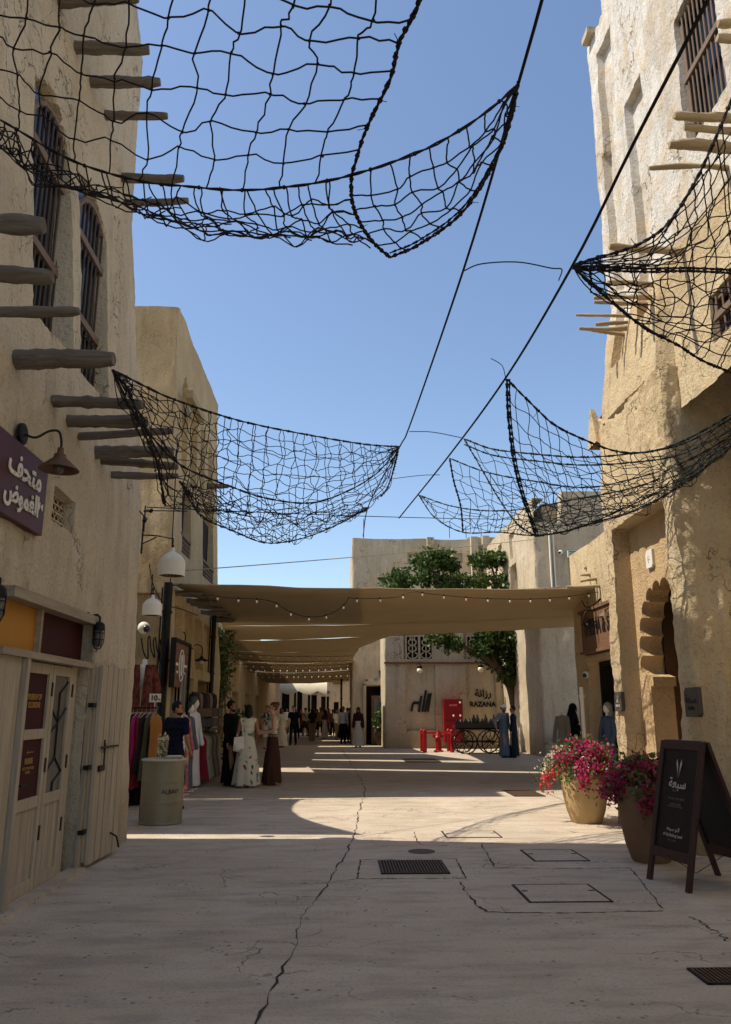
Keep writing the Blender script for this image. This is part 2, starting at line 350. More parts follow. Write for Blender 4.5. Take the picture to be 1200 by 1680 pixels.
def hwall(name, path, zt, m, parent, rec=(), step=.06, batter=lambda z: 0 * z, amp=.022, z0=-.05, seed=0, zstep=None, ridge=.006, cap=.5, crn=.05, bulge=None):
    P = np.array(path, float); L = [0.0]
    for i in range(1, len(P)): L.append(L[-1] + np.hypot(*(P[i] - P[i - 1])))
    L = np.array(L); ztf = zt if callable(zt) else (lambda s: 0 * s + zt)
    se = [v for r in rec for v in r['s']]; ze = [v for r in rec for v in r['z']]
    S = []
    for i in range(len(P) - 1): S += list(grid(L[i], L[i + 1], step, se))
    S += [L[j] + q * crn * 2 for j in range(1, len(P) - 1) for q in (-1, -.65, -.4, .4, .65, 1)]
    S = np.array(sorted(set(np.round(S, 5)))); S = S[np.insert(np.diff(S) > .004, 0, True)]
    mit = [NOf(0, P, L)] + [mitre(j, P, L) for j in range(1, len(P) - 1)] + [NOf(len(P) - 2, P, L)]; segi = []; segu = []
    zmax = float(np.max(ztf(S))); Z = grid(z0, zmax, zstep or step, ze)
    nor = []; bx = []; by = []
    T = (P[1:] - P[:-1]) / (L[1:] - L[:-1])[:, None]; NO = np.stack([T[:, 1], -T[:, 0]], 1)
    for s in S:
        i = min(max(int(np.searchsorted(L, s - 1e-4)) - 1, 0), len(T) - 1); p = P[i] + T[i] * (s - L[i]); n = NO[i]
        segi.append(i); segu.append((s - L[i]) / (L[i + 1] - L[i]))
        for j in range(1, len(P) - 1):
            if abs(s - L[j]) < 1e-3: n = mit[j]
        nor.append(n); bx.append(p[0]); by.append(p[1])
    nor = np.array(nor); bx = np.array(bx); by = np.array(by)
    SS, ZZ = np.meshgrid(S, Z, indexing='ij'); ZZ = np.minimum(ZZ, ztf(SS) + vn(SS * .8, 3.3, 0, seed) * .04)
    D = np.zeros_like(SS)
    for r in rec:
        (a, b), (c, d) = r['s'], r['z']; w = .012
        mk = np.clip((SS - a) / (2 * w) + .5, 0, 1) * np.clip((b - SS) / (2 * w) + .5, 0, 1) * np.clip((ZZ - c) / (2 * w) + .5, 0, 1)
        if r.get('arch'):
            mid = (a + b) / 2; hw = (b - a) / 2; sp = r['arch']; hh = d - sp
            u = np.clip(np.abs(SS - mid) / hw, 0, 1); top = sp + hh * ((1 - u ** 2) ** .5 if not r.get('tri') else (1 - u))
            mk = mk * np.clip((top - ZZ) / .05 + .5, 0, 1)
        else: mk = mk * np.clip((d - ZZ) / (2 * w) + .5, 0, 1)
        D = D * (1 - mk) + r['d'] * mk if not r.get('add') else D + r['d'] * mk
    X0 = bx[:, None] + 0 * ZZ; Y0 = by[:, None] + 0 * ZZ
    nz = amp * vn(X0 * .9, Y0 * .9, ZZ * .75, seed) + amp * .5 * vn(X0 * 2.6, Y0 * 2.6, ZZ * 1.9, seed + 1) + ridge * vn(X0 * 9, Y0 * 9, ZZ * 2.0, seed + 2) + ridge * .7 * vn(X0 * 17, Y0 * 17, ZZ * 13, seed + 3)
    off = nz - D
    if bulge is not None: off = off + bulge(SS, ZZ)
    for j in range(1, len(P) - 1):
        r = crn * 2 * (1 + .35 * vn(ZZ * 1.7, j, 0, seed)); ds = np.abs(SS - L[j]); e = r - np.sqrt(np.maximum(r * r - np.maximum(r - ds, 0) ** 2, 0))
        off = off - np.where(ds < 1e-3, .293 * r, np.where(ds < r, np.minimum(e, .6 * r), 0))
    mit = np.array(mit); segi = np.array(segi); segu = np.array(segu)[:, None]; bb = batter(ZZ)
    mA_ = mit[segi]; mB_ = mit[segi + 1]; dx = (1 - segu) * mA_[:, 0:1] + segu * mB_[:, 0:1]; dy = (1 - segu) * mA_[:, 1:2] + segu * mB_[:, 1:2]
    X0 = X0 - dx * bb; Y0 = Y0 - dy * bb
    V = np.stack([X0 + nor[:, 0:1] * off, Y0 + nor[:, 1:2] * off, ZZ], -1)
    last = V[:, -1:, :]; caps = []
    for inw, dz in ((.05, .015), (.15, .02), (cap, .0)):
        c = last.copy(); c[:, 0, 0] -= nor[:, 0] * inw; c[:, 0, 1] -= nor[:, 1] * inw; c[:, 0, 2] += dz; caps.append(c)
    V = np.concatenate([V] + caps, 1); ns, nz_ = V.shape[:2]
    I = np.arange(ns * nz_).reshape(ns, nz_)
    Q = np.stack([I[:-1, :-1], I[1:, :-1], I[1:, 1:], I[:-1, 1:]], -1).reshape(-1, 4)
    return link(name, fastmesh(name, V.reshape(-1, 3), Q), m, parent, world=True)
def rc(s0, s1, z0, z1, d, **k): return dict(s=(min(s0, s1), max(s0, s1)), z=(z0, z1), d=d, **k)
def core(parent, a, b, m, name='wall_core'):
    return MB().span(a, b).build(name, m, parent, world=True)
# ------------------------------------------------------------------ ground
def groundmat():
    m, nt, b = newmat('worn_concrete'); g = nt.nodes.new('ShaderNodeNewGeometry'); P = g.outputs['Position']
    big = noise(nt, P, .35, 6, .6); mid = noise(nt, P, 1.7, 8, .68); fine = noise(nt, P, 38, 5, .7); sw = noise(nt, mapv(nt, P, (.8, 2.6, 1)), 1.6, 6, .62)
    col = mixc(nt, ramp(nt, big, .38, .60), lin('b8a78f'), lin('c7b69d'))
    col = mixc(nt, math_(nt, 'MULTIPLY', ramp(nt, sw, .46, .62), .45), col, lin('857a6c'))
    col = mixc(nt, math_(nt, 'MULTIPLY', ramp(nt, mid, .50, .62), .34), col, lin('cfc6b8'))
    pink = noise(nt, mapv(nt, P, (.5, .9, 1)), .8, 3); col = mixc(nt, math_(nt, 'MULTIPLY', ramp(nt, pink, .52, .7), .4), col, lin('b19a8a'))
    col = mixc(nt, math_(nt, 'MULTIPLY', ramp(nt, fine, .53, .63), .42), col, lin('7d7163'))
    vo = nt.nodes.new('ShaderNodeTexVoronoi'); vo.inputs['Scale'].default_value = 15; nt.links.new(P, vo.inputs['Vector'])
    pit = math_(nt, 'MULTIPLY', ramp(nt, vo.outputs['Distance'], .12, .26, (1, 1, 1, 1), (0, 0, 0, 1)), ramp(nt, noise(nt, mapv(nt, P, (.7, 1.3, 1)), 2.3, 5, .7), .53, .60))
    col = mixc(nt, math_(nt, 'MULTIPLY', pit, .8), col, lin('3d352e'))
    f3 = noise(nt, P, 110, 3, .7); col = mixc(nt, math_(nt, 'MULTIPLY', ramp(nt, f3, .5, .66), .3), col, lin('dacfc0'))
    # hair cracks
    n3 = nt.nodes.new('ShaderNodeTexNoise'); n3.inputs['Scale'].default_value = 1.5; n3.inputs['Detail'].default_value = 6; nt.links.new(P, n3.inputs['Vector'])
    ad = nt.nodes.new('ShaderNodeVectorMath'); ad.operation = 'ADD'; nt.links.new(mapv(nt, P, (.45, .8, 1)), ad.inputs[0]); nt.links.new(n3.outputs['Color'], ad.inputs[1])
    v2 = nt.nodes.new('ShaderNodeTexVoronoi'); v2.feature = 'DISTANCE_TO_EDGE'; v2.inputs['Scale'].default_value = .9; nt.links.new(ad.outputs[0], v2.inputs['Vector'])
    ck = math_(nt, 'MULTIPLY', ramp(nt, v2.outputs['Distance'], 0, .006, (1, 1, 1, 1), (0, 0, 0, 1)), ramp(nt, noise(nt, P, .6, 3), .48, .56))
    col = mixc(nt, math_(nt, 'MULTIPLY', ck, .7), col, lin('4c433a'))
    nt.links.new(col, b.inputs['Base Color']); nt.links.new(ramp(nt, mid, .3, .7, (.55, .55, .55, 1), (.85, .85, .85, 1)), b.inputs['Roughness']); b.inputs['Specular IOR Level'].default_value = .35
    h = math_(nt, 'ADD', math_(nt, 'MULTIPLY', mid, .6), math_(nt, 'MULTIPLY', fine, .4)); h = math_(nt, 'SUBTRACT', h, math_(nt, 'ADD', math_(nt, 'MULTIPLY', pit, .5), math_(nt, 'MULTIPLY', ck, .5)))
    bump(nt, h, .6, .035, b); return m
M_['ground'] = groundmat()
gm = MB(); gm.add([(-400, -60, 0), (400, -60, 0), (400, 900, 0), (-400, 900, 0)], [(0, 1, 2, 3)])
ground = gm.build('ground', M_['ground']); ground['kind'] = 'structure'; ground['label'] = 'worn grey tan concrete paving of the street'
M_['crack'] = simple('crack_dark', '3a3129', .95, bmp=0)
M_['seam'] = simple('seam_dark', '5d5347', .95, bmp=0)
M_['slabp'] = groundmat(); M_['slabp'].name = 'patched_concrete'
def crackline(pts, w=.012, z=.004, jit=.03, n=90, name='crack', m='crack', seed=1):
    rnd = random.Random(seed); C = catmull([(p[0], p[1], z) for p in pts], n); vs = []; fs = []
    jx = 0
    for i, p in enumerate(C):
        t = (C[min(i + 1, n)] - C[max(i - 1, 0)]).normalized(); q = Vector((-t.y, t.x, 0)); jx = jx * .6 + rnd.uniform(-jit, jit)
        ww = w * max(.12, .9 + .9 * float(vn(i * .37, seed * 3.1)) + rnd.uniform(-.35, .45)); vs += [p + q * (jx + ww), p + q * (jx - ww)]
    for i in range(n): fs.append((2 * i, 2 * i + 1, 2 * i + 3, 2 * i + 2))
    me = bpy.data.meshes.new(name); me.from_pydata([tuple(v) for v in vs], [], fs); return link(name, me, M_[m], ground)
G = lambda *p: [tuple(atz(x, y))[:2] for x, y in p]
crackline(G((415, 1690), (440, 1640), (478, 1560), (505, 1495), (545, 1440), (572, 1390), (590, 1330), (597, 1290), (575, 1250), (560, 1228)), .006, jit=.02, n=320)
_q = G((592, 1411), (748, 1409), (765, 1441), (586, 1442), (592, 1411))
for _i in range(4): crackline([_q[_i], _q[_i + 1]], .007, jit=.004, n=60, m='crack', seed=4 + _i)
crackline(G((753, 1447), (775, 1475), (795, 1495)), .008, jit=.015, n=30, seed=5)
crackline(G((790, 1385), (812, 1424)), .006, jit=.012, n=24, seed=6)
crackline(G((812, 1424), (920, 1425), (1035, 1424)), .006, jit=.006, n=60, seed=7)
crackline(G((795, 1496), (900, 1498), (1090, 1495)), .006, jit=.008, n=70, seed=8)
crackline(G((1035, 1424), (1092, 1495)), .006, jit=.01, n=30, seed=9)
crackline(G((1130, 1505), (1160, 1520), (1200, 1545)), .006, jit=.03, n=40, seed=10)
crackline(G((790, 1385), (880, 1383), (985, 1384)), .005, jit=.006, n=60, seed=11)
crackline(G((590, 1442), (520, 1450), (480, 1448)), .004, jit=.01, n=30, m='seam', seed=12)
crackline(G((680, 1365), (690, 1385), (735, 1387)), .005, jit=.01, n=30, seed=13)
def slabline(pts, w=.007, name='crack'):
    for i in range(len(pts) - 1): crackline([pts[i], pts[i + 1]], w, z=.005, jit=.001, n=10, seed=i)
# covers and drains
def cover(label, c4, plate=True, group='flush steel covers set in the paving'):
    P = [Vector(atz(*p)) for p in c4]; c = sum(P, Vector()) / 4; x0 = min(P[0].x, P[3].x); x1 = max(P[1].x, P[2].x); y1 = (P[0].y + P[1].y) / 2; y0 = (P[2].y + P[3].y) / 2
    c = Vector(((x0 + x1) / 2, (y0 + y1) / 2, 0)); t = thing('inspection_cover', label, 'manhole cover', c, 0, group); w = x1 - x0; d = y1 - y0
    MB().box((0, 0, .004), (w - .03, d - .03, .006)).build('plate', M_['slabp'], t)
    f = MB()
    for sx in (-1, 1): f.box((sx * (w / 2), 0, .003), (.022, d + .022, .008)); f.box((0, sx * d / 2, .003), (w, .018, .008))
    f.build('rim', M_['crack'], t)
    for sx in (-1, 1): MB().box((sx * (w / 2 - .05), .1 * d, .008), (.05, .025, .006)).build('lifting_slot', M_['crack'], t)
    return t
cover('wide flush paving cover with two lifting slots, the nearer of the two beside the signboard', [(850, 1452), (965, 1452), (980, 1480), (870, 1481)])
cover('smaller paving cover with two lifting slots, the one nearer the sunlit strip', [(870, 1395), (938, 1395), (955, 1413), (878, 1413)])
cover('narrow paving cover outlined right on the edge of the shade, near the street centre', [(730, 1365), (806, 1363), (822, 1373), (735, 1376)])
def drain(label, c4, n, diag=False):
    P = [Vector(atz(*p)) for p in c4]; x0 = (P[0].x + P[3].x) / 2; x1 = (P[1].x + P[2].x) / 2; y1 = (P[0].y + P[1].y) / 2; y0 = (P[2].y + P[3].y) / 2
    t = thing('drain_grate', label, 'drain', ((x0 + x1) / 2, (y0 + y1) / 2, 0), 0, 'iron drain grates in the paving'); w = x1 - x0; d = y1 - y0
    MB().box((0, 0, .002), (w, d, .003)).build('gully', M_['dark'], t)
    f = MB()
    for sx in (-1, 1): f.box((sx * w / 2, 0, .006), (.02, d + .02, .012)); f.box((0, sx * d / 2, .006), (w, .02, .012))
    f.build('rim', M_['iron'], t)
    me = MB().box((0, 0, 0), (w / n * .42, d, .012)).mesh('bar')
    for i in range(n):
        o = link('bar', me, M_['rust'], t); o.location = (-w / 2 + w * (i + .5) / n, 0, .007)
drain('large rectangular iron drain grate in the middle of the shaded paving', [(624, 1413), (728, 1413), (733, 1434), (625, 1434)], 22)
drain('iron drain grate at the right edge in the nearest paving', [(1130, 1592), (1215, 1590), (1250, 1614), (1165, 1616)], 12)
drain('small iron drain grate in the sunlit paving before the flower pots', [(832, 1297), (880, 1297), (886, 1307), (838, 1307)], 12)
drain('dark drain grate farther off in front of the red hydrant', [(663, 1245), (718, 1245), (720, 1251), (664, 1251)], 10)
t = thing('valve_cap', 'small round iron valve cap in the paving above the large drain', 'valve cap', atz(692, 1397)); MB().lathe([(.16, 0), (.16, .006), (.12, .009)], n=20).build('cap', M_['seam'], t)

# ------------------------------------------------------------------ timber pieces
def log_mesh(L, r, seed=0, n=11, taper=.8, bend=.035):
    rnd = random.Random(seed); pts = []; rs = []; m = 20
    for i in range(m + 1):
        u = i / m; pts.append(Vector((L * u, math.sin(u * 3 + seed) * bend, math.cos(u * 2.3 + seed * 1.7) * bend))); rs.append(r * (1 - (1 - taper) * u) * (.92 + .13 * math.exp(-((u - rnd.random()) * 9) ** 2)) * (1 + rnd.uniform(-.08, .08)))
    rs[-1] *= .82; b = MB(); b.tube(pts, rs, n)
    b.v = [tuple(Vector(v) + Vector((0, 1, 1)) * .5 * r * .42 * float(vn(v[0] * 3.5, v[1] * 22, v[2] * 22, seed))) for v in b.v]
    return b.mesh('log', ang=60)
def logs_at(parent, roots, tips, r, m, side, seed0=0, name='roof_beam'):
    for i, (a, b) in enumerate(zip(roots, tips)):
        a = Vector(a); b = Vector(b); d = b - a; me = log_mesh(d.length, r[i] if hasattr(r, '__len__') else r, seed0 + i)
        q = Vector((1, 0, 0)).rotation_difference(d.normalized()).to_matrix().to_4x4(); me.transform(Matrix.Translation(a) @ q)
        link(name, me, M_[m], parent, world=True)
# ------------------------------------------------------------------ left near building (museum)
XL = -2.70
bat1 = lambda z: np.interp(z, [0, 1.2, 4.3, 8.7, 11.6, 13.1, 15], [.0, .04, .09, .44, .48, .70, .85])
LB = thing('museum_building', 'tall tan adobe building on the left with arched windows and pale timber doors', 'building', (-6, 6, 0))
sY = lambda y: y + 3.0
W1 = (atx(52, 500, -2.95).y - .12, atx(113, 450, -2.98).y); W2 = (atx(128, 590, -2.95).y - .08, atx(178, 520, -2.98).y)
w1z = atx(90, 162, -3.08).z; w2z = atx(150, 306, -3.06).z; wb = atx(96, 555, -2.93).z - .1
dY0, dY1 = 5.4, 8.98
rec = [rc(sY(W1[0]) + .13, sY(W1[1]) + .15, wb, w1z, .75, arch=w1z - .55), rc(sY(W2[0]) + .14, sY(W2[1]) + .16, wb, w2z, .75, arch=w2z - .5),
       rc(sY(dY0), sY(dY1), -.2, 2.60, .30)]
la = atx(86, 800, -2.82); lb = atx(116, 880, -2.82); LAT = (la.y, lb.y, atx(84, 856, -2.82).z, atx(84, 800, -2.82).z)
rec.append(rc(sY(LAT[0]), sY(LAT[1]), LAT[2], LAT[3], .32))
hwall('wall', [(XL, -3), (XL, 11.15), (-9, 11.15)], lambda s: 15.0 - .35 * (s > 13.4) + 0 * s, M_['adobe'], LB, rec, step=.055, batter=bat1, amp=.03, seed=3, ridge=.012, crn=.09)
core(LB, (-9, -3, 0), (XL - 1.25, 10.0, 14.9), M_['adobe'])
# windows of the museum
def arched_window(parent, y0, y1, z0, z1, x, n, rails):
    w = MB().span((x - .06, y0, z0), (x - .04, y1, z1)).build('window', M_['dglass'], parent, world=True)
    f = MB(); f.span((x - .03, y0, z0), (x + .03, y0 + .06, z1 - .3)); f.span((x - .03, y1 - .06, z0), (x + .03, y1, z1 - .3)); f.span((x - .03, y0, z0), (x + .028, y1, z0 + .06))
    cy = (y0 + y1) / 2; hw = (y1 - y0) / 2 - .03
    f.tube([(x, cy + hw * math.cos(a), z1 - .52 + .5 * math.sin(a)) for a in np.linspace(0, math.pi, 17)], .035, 6)
    f.build('frame', M_['frame'], w, world=True)
    for zr in rails: MB().span((x + .0, y0 + .05, zr - .045), (x + .05, y1 - .05, zr + .045)).build('rail', M_['frame'], w, world=True)
    for i in range(n):
        y = y0 + .08 + (y1 - y0 - .16) * i / (n - 1); zt = z1 - .52 + .5 * math.sqrt(max(0, 1 - ((y - cy) / hw) ** 2))
        MB().tube([(x + .02, y, z0 + .03), (x + .02, y, zt)], .013, 6).build('bar', M_['bar'], w, world=True)
arched_window(LB, W1[0] + .0, W1[1] + .05, wb, w1z - .1, -3.13, 9, [wb + .95, w1z - .75])
arched_window(LB, W2[0] + .0, W2[1] + .05, wb, w2z - .1, -3.11, 8, [wb + .85, w2z - .75])
# lattice vent
y0, y1, z0, z1 = LAT; v = MB(); x = -2.90; v.span((x - .06, y0, z0), (x - .05, y1, z1)); vent = v.build('vent', M_['dark'], LB, world=True)
lat = MB()
for k in range(5): z = z0 + (z1 - z0) * k / 4; lat.span((x, y0, z - .008), (x + .02, y1, z + .008))
for k in range(-5, 7):
    for sgn in (1, -1):
        a = y0 + (y1 - y0) * k / 6; b = a + sgn * (y1 - y0) * .5
        p, q = Vector((x + .01, a, z0)), Vector((x + .01, b, z1))
        for u0 in np.linspace(0, 1, 13)[:-1]:
            s_, e_ = p.lerp(q, u0), p.lerp(q, u0 + 1 / 12)
            if y0 <= min(s_.y, e_.y) and max(s_.y, e_.y) <= y1: lat.tube([s_, e_], .007, 4)
lat.build('lattice', M_['adobe'], vent, world=True)
# log beams
roots = []; tips = []
for tip, root, X in [((75, 378), None, -3.0), ((88, 448), None, -3.0), ((128, 507), None, -3.0), ((185, 592), (10, 590), -2.9), ((235, 663), (75, 662), -2.86), ((243, 688), (98, 690), -2.86), ((285, 711), (120, 711), -2.85), ((285, 748), (152, 752), -2.84), ((292, 762), (160, 767), -2.84), ((292, 776), (178, 777), -2.83)]:
    if root is None:
        zr = 4.62; tp = atz(tip[0], tip[1], zr)
    else:
        rr = atx(root[0], root[1], X); tp = at(tip[0], tip[1], rr.y); zr = rr.z
    tips.append((tp.x, tp.y, tp.z)); roots.append((-3.3, tp.y + .02, tp.z + random.uniform(-.02, .02)))
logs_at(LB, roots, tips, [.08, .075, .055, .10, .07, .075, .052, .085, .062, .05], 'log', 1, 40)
roots = []; tips = []
for tip, root in (((245, 78), (118, 68)), ((262, 134), (142, 125)), ((274, 190), (163, 182)), ((302, 290), (192, 284)), ((310, 330), (216, 324)), ((228, 4), (92, -4))):
    q_ = atx(root[0], root[1], -3.2); tp = at(tip[0], tip[1], q_.y); tips.append(tuple(tp)); roots.append((-3.6, tp.y + .03, tp.z + random.uniform(-.03, .03)))
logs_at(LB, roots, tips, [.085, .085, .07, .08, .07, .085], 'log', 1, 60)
# doors
xd = -2.81
fr = MB(); fr.span((xd - .02, 6.5, 2.52), (-2.64, 8.86, 2.61)); fr.span((xd - .02, 8.78, 2.12), (-2.66, 8.86, 2.52)); fr.span((xd, 6.5, 2.06), (-2.68, 8.9, 2.12))
fr.span((xd, 7.41, 2.12), (-2.74, 7.46, 2.52)); fr.build('door_frame', M_['wood_y'], LB, world=True)
tr = MB().span((xd, 6.5, 2.12), (xd + .02, 7.41, 2.52)).build('transom', M_['yellow'], LB, world=True); tr['label'] = 'amber transom pane'
tr = MB().span((xd, 7.46, 2.12), (xd + .02, 8.78, 2.52)).build('transom', M_['maroong'], LB, world=True); tr['label'] = 'dark maroon transom pane'
def text_mesh(s, size, ext=.004, align='CENTER', bold=0.0):
    c = bpy.data.curves.new('t', 'FONT'); c.body = s; c.size = size; c.extrude = ext; c.align_x = align; c.align_y = 'CENTER'; c.offset = bold; c.resolution_u = 3
    o = bpy.data.objects.new('t', c); COL.objects.link(o); dg = bpy.context.evaluated_depsgraph_get(); me = bpy.data.meshes.new_from_object(o.evaluated_get(dg)); bpy.data.objects.remove(o); me.materials.clear(); return me
def text(s, size, loc, face, m, parent, name='lettering', ext=.004, bold=0.0, sx=1.0, align='CENTER', yaw=None):
    me = text_mesh(s, size, ext, align, bold)
    # face: '+X' wall seen looking -X ; '-Y' facing the camera ; '-X'
    rot = {'+X': Matrix(((0, 0, 1), (1, 0, 0), (0, 1, 0))), '-Y': Matrix(((1, 0, 0), (0, 0, -1), (0, 1, 0))), '-X': Matrix(((0, 0, -1), (-1, 0, 0), (0, 1, 0)))}[face].to_4x4()
    me.transform(Matrix.Translation(Vector(loc)) @ (Matrix.Rotation(yaw, 4, 'Z') if yaw else Matrix()) @ rot @ Matrix.Diagonal((sx, 1, 1, 1)))
    return link(name, me, m, parent, world=True)
def doorleaf(y0, y1, kind):
    d = MB(); x = xd; e = .075
    d.span((x - .02, y0, .03), (x + .03, y0 + e, 2.05)); d.span((x - .02, y1 - e, .03), (x + .03, y1, 2.05))
    for a, b in ((.03, .14), (.75, .85), (1.95, 2.05)) + (((1.36, 1.45),) if kind == 'film' else ()): d.span((x - .02, y0 + e, a), (x + .028, y1 - e, b))
    leaf = d.build('door', M_['wood'], LB, world=True, bevel=.006); leaf['label'] = 'door leaf with maroon film panels' if kind == 'film' else 'door leaf with grey leaded pane'
    nb = 4
    for i in range(nb):
        a = y0 + e + (y1 - y0 - 2 * e) * i / nb; b = y0 + e + (y1 - y0 - 2 * e) * (i + 1) / nb
        MB().span((x - .01, a + .003, .14), (x + .008, b - .003, .75)).build('board', M_['wood'], leaf, world=True)
    if kind == 'film':
        for a, b in ((.85, 1.36), (1.45, 1.95)): MB().span((x - .005, y0 + e, a), (x + .004, y1 - e, b)).build('panel', M_['maroong'], leaf, world=True)
        c = (y0 + y1) / 2 + .03
        text('MUSEUM OF\nILLUSIONS', .072, (x + .006, c, 1.70), '+X', M_['gold'], leaf, bold=.002, sx=.85)
        text('PLEASE', .07, (x + .006, c, 1.17), '+X', M_['gold'], leaf, bold=.002, sx=.85)
        text('USE THE OTHER\nDOOR', .036, (x + .006, c, 1.09), '+X', M_['gold'], leaf)
        MB().span((x + .004, c - .06, 1.245), (x + .007, c + .1, 1.251)).span((x + .004, c - .04, 1.23), (x + .0065, c - .034, 1.27)).build('arrow', M_['gold'], leaf, world=True)
        h = MB(); h.span((x + .03, y0 + .01, .80), (x + .045, y0 + .05, 1.12)); h.tube([(x + .05, y0 + .03, .99), (x + .1, y0 + .03, .99), (x + .1, y0 + .17, .99)], .010); h.build('handle', M_['iron'], leaf, world=True)
    else:
        MB().span((x - .005, y0 + e, .85), (x + .004, y1 - e, 1.95)).build('pane', M_['glass'], leaf, world=True)
        l = MB(); a, b = y0 + e, y1 - e; c = (a + b) / 2
        for p, q in (((b, 1.90), (c, 1.78)), ((c, 1.78), (c, 1.15)), ((a, 1.64), (c, 1.50)), ((c, 1.50), (b, 1.64)), ((c, 1.50), (a, 1.38)), ((a, 1.03), (c, 1.17)), ((c, 1.17), (b, 1.03)), ((b, 1.03), (c, .93)), ((c, .93), (c, .85))):
            l.tube([(x + .01, *p), (x + .01, *q)], .010, 4)
        l.build('leading', M_['iron'], leaf, world=True)
    for z in (.45, 1.05, 1.75): MB().span((x + .03, y1 - .015, z), (x + .04, y1 + .015, z + .13)).build('hinge', M_['iron'], leaf, world=True)
doorleaf(7.19, 7.96, 'film'); doorleaf(7.975, 8.56, 'lead')
MB().span((-2.98, 8.57, 0), (-2.80, 8.74, 2.06)).build('door_lining', M_['wood'], LB, world=True)
MB().span((-2.93, 8.74, 0), (-2.90, 8.97, 2.5)).build('dark_gap', M_['dark'], LB, world=True)
MB().span((-2.80, 6.0, 0), (-2.62, 9.0, .03)).build('threshold', M_['slabp'], LB, world=True)
for i in range(5):
    y = 5.5 + i * .31
    MB().span((-2.79 + .004 * (i % 2), y, .03), (-2.735, y + .302, 2.10 + .01 * (i % 3))).build('board', M_['wood'], LB, world=True)
MB().span((-2.80, 7.06, .02), (-2.69, 7.13, 2.11)).build('door_post', M_['wood'], LB, world=True)
sht = MB().span((-2.70, 9.06, .06), (-2.665, 9.12, 2.08)).build('shutter', M_['wood'], LB, world=True); sht['label'] = 'open plank shutter leaf folded back on the wall'
for i in range(5):
    y = 9.06 + i * .19; xx = -2.66 + i * .010; MB().span((xx, y, .04 + .004 * (i % 2)), (xx + .04, y + .186, 2.10 + .006 * (i % 3))).build('board', M_['wood'], sht, world=True)
b = MB(); b.span((-2.61, 9.30, 1.0), (-2.60, 9.34, 1.26)); b.tube([(-2.59, 9.12, 1.22), (-2.57, 9.72, 1.22)], .012); b.tube([(-2.59, 9.24, 1.16), (-2.59, 9.24, 1.3)], .009); b.span((-2.62, 9.14, .97), (-2.595, 9.34, 1.03)); b.build('bolt', M_['iron'], sht, world=True)
MB().tube([(-2.58, 9.70, .27), (-2.53, 9.78, .22), (-2.50, 9.80, .1)], .010).build('hook', M_['iron'], sht, world=True)
for z in (.35, 1.0, 1.65): MB().span((-2.72, 8.95, z), (-2.66, 9.07, z + .045)).build('hinge', M_['iron'], LB, world=True)
MB().span((-2.74, 8.97, 0), (-2.70, 9.05, 2.06)).build('door_jamb', M_['wood'], LB, world=True)
MB().span((-2.72, 8.93, 2.24), (-2.685, 9.0, 2.33)).build('switch_plate', M_['rust'], LB, world=True)
# ------------------------------------------------------------------ second building on the left
XB = -3.3
bat2 = lambda z: np.interp(z, [0, 2.4, 6.9, 10.2], [0, .0, .24, .34])
B2 = thing('balcony_building', 'sand coloured building past the lane with tall niches and a log canopy', 'building', (-6, 19, 0))
s2 = lambda y: (y - 15.9) + 5.7
r2 = []
for y in (16.75, 18.05, 19.35, 20.7): r2.append(rc(s2(y), s2(y + .75), 6.75, 9.2 - .05 * (y - 16), .22, arch=8.7 - .05 * (y - 16), tri=1))
r2 += [rc(s2(16.9), s2(18.1), 4.95, 6.55, .5), rc(s2(19.8), s2(21.6), 4.9, 6.9, .5, arch=6.3)]
for a, b_ in ((16.35, 17.1), (17.4, 18.3), (18.7, 19.7), (20.1, 21.5)): r2.append(rc(s2(a), s2(b_), 2.55, 3.72, .16))
for a, b_ in ((17.2, 18.6), (19.2, 21.4)): r2.append(rc(s2(a), s2(b_), -.2, 2.3, .45))
r2 += [rc(3.4, 4.6, 2.2, 3.9, .12), rc(4.9, 5.45, 2.2, 3.9, .12)]
def rev(rec, L): return [dict(r, s=(L - r['s'][1], L - r['s'][0])) for r in rec]
# travel so that the outward normal is on the right hand: (-9,15.9)->(XB,15.9) faces -Y
hwall('wall', [(-9, 15.9), (XB, 15.9), (XB, 22.6), (-9, 22.6)], 10.4, M_['adobe2'], B2, r2, step=.075, batter=bat2, amp=.025, seed=11)
core(B2, (-9, 16.7, 0), (XB - .95, 22, 10.15), M_['adobe2'])
MB().span((-3.66, 17.0, 4.95), (-3.63, 18.0, 6.5)).span((-3.66, 19.9, 4.9), (-3.63, 21.5, 6.5)).span((-3.80, 17.2, 0), (-3.74, 18.6, 2.3)).span((-3.80, 19.2, 0), (-3.74, 21.4, 2.3)).build('opening_shade', M_['dark'], B2, world=True)  # dark sheets stand in for the shade inside the openings
for a, b_, z in ((16.9, 18.1, 5.35), (19.8, 21.6, 5.3)):
    rl = MB().span((-3.5, a, z - .03), (-3.44, b_, z + .03)).span((-3.5, a, z - .46), (-3.44, b_, z - .4)).build('balcony_railing', M_['frame'], B2, world=True)
    g = MB()
    for k in range(9): y = a + (b_ - a) * (k + .5) / 9; g.span((-3.48, y - .015, z - .4), (-3.46, y + .015, z - .03))
    for k in range(3): g.span((-3.482, a, z - .32 + .1 * k), (-3.458, b_, z - .30 + .1 * k))
    g.build('grille', M_['frame'], rl, world=True)
rts = []; tps = []
for i in range(11):
    y = 16.5 + i * .5; rts.append((-3.7, y, 4.0 + random.uniform(-.02, .02))); tps.append((-2.80 + random.uniform(-.06, .05), y, 3.98 + random.uniform(-.03, .02)))
logs_at(B2, rts, tps, .065, 'log', 1, 80)
MB().span((-3.45, 16.5, 8.32), (-3.28, 18.1, 8.5)).build('timber_lintel', M_['logp'], B2, world=True)
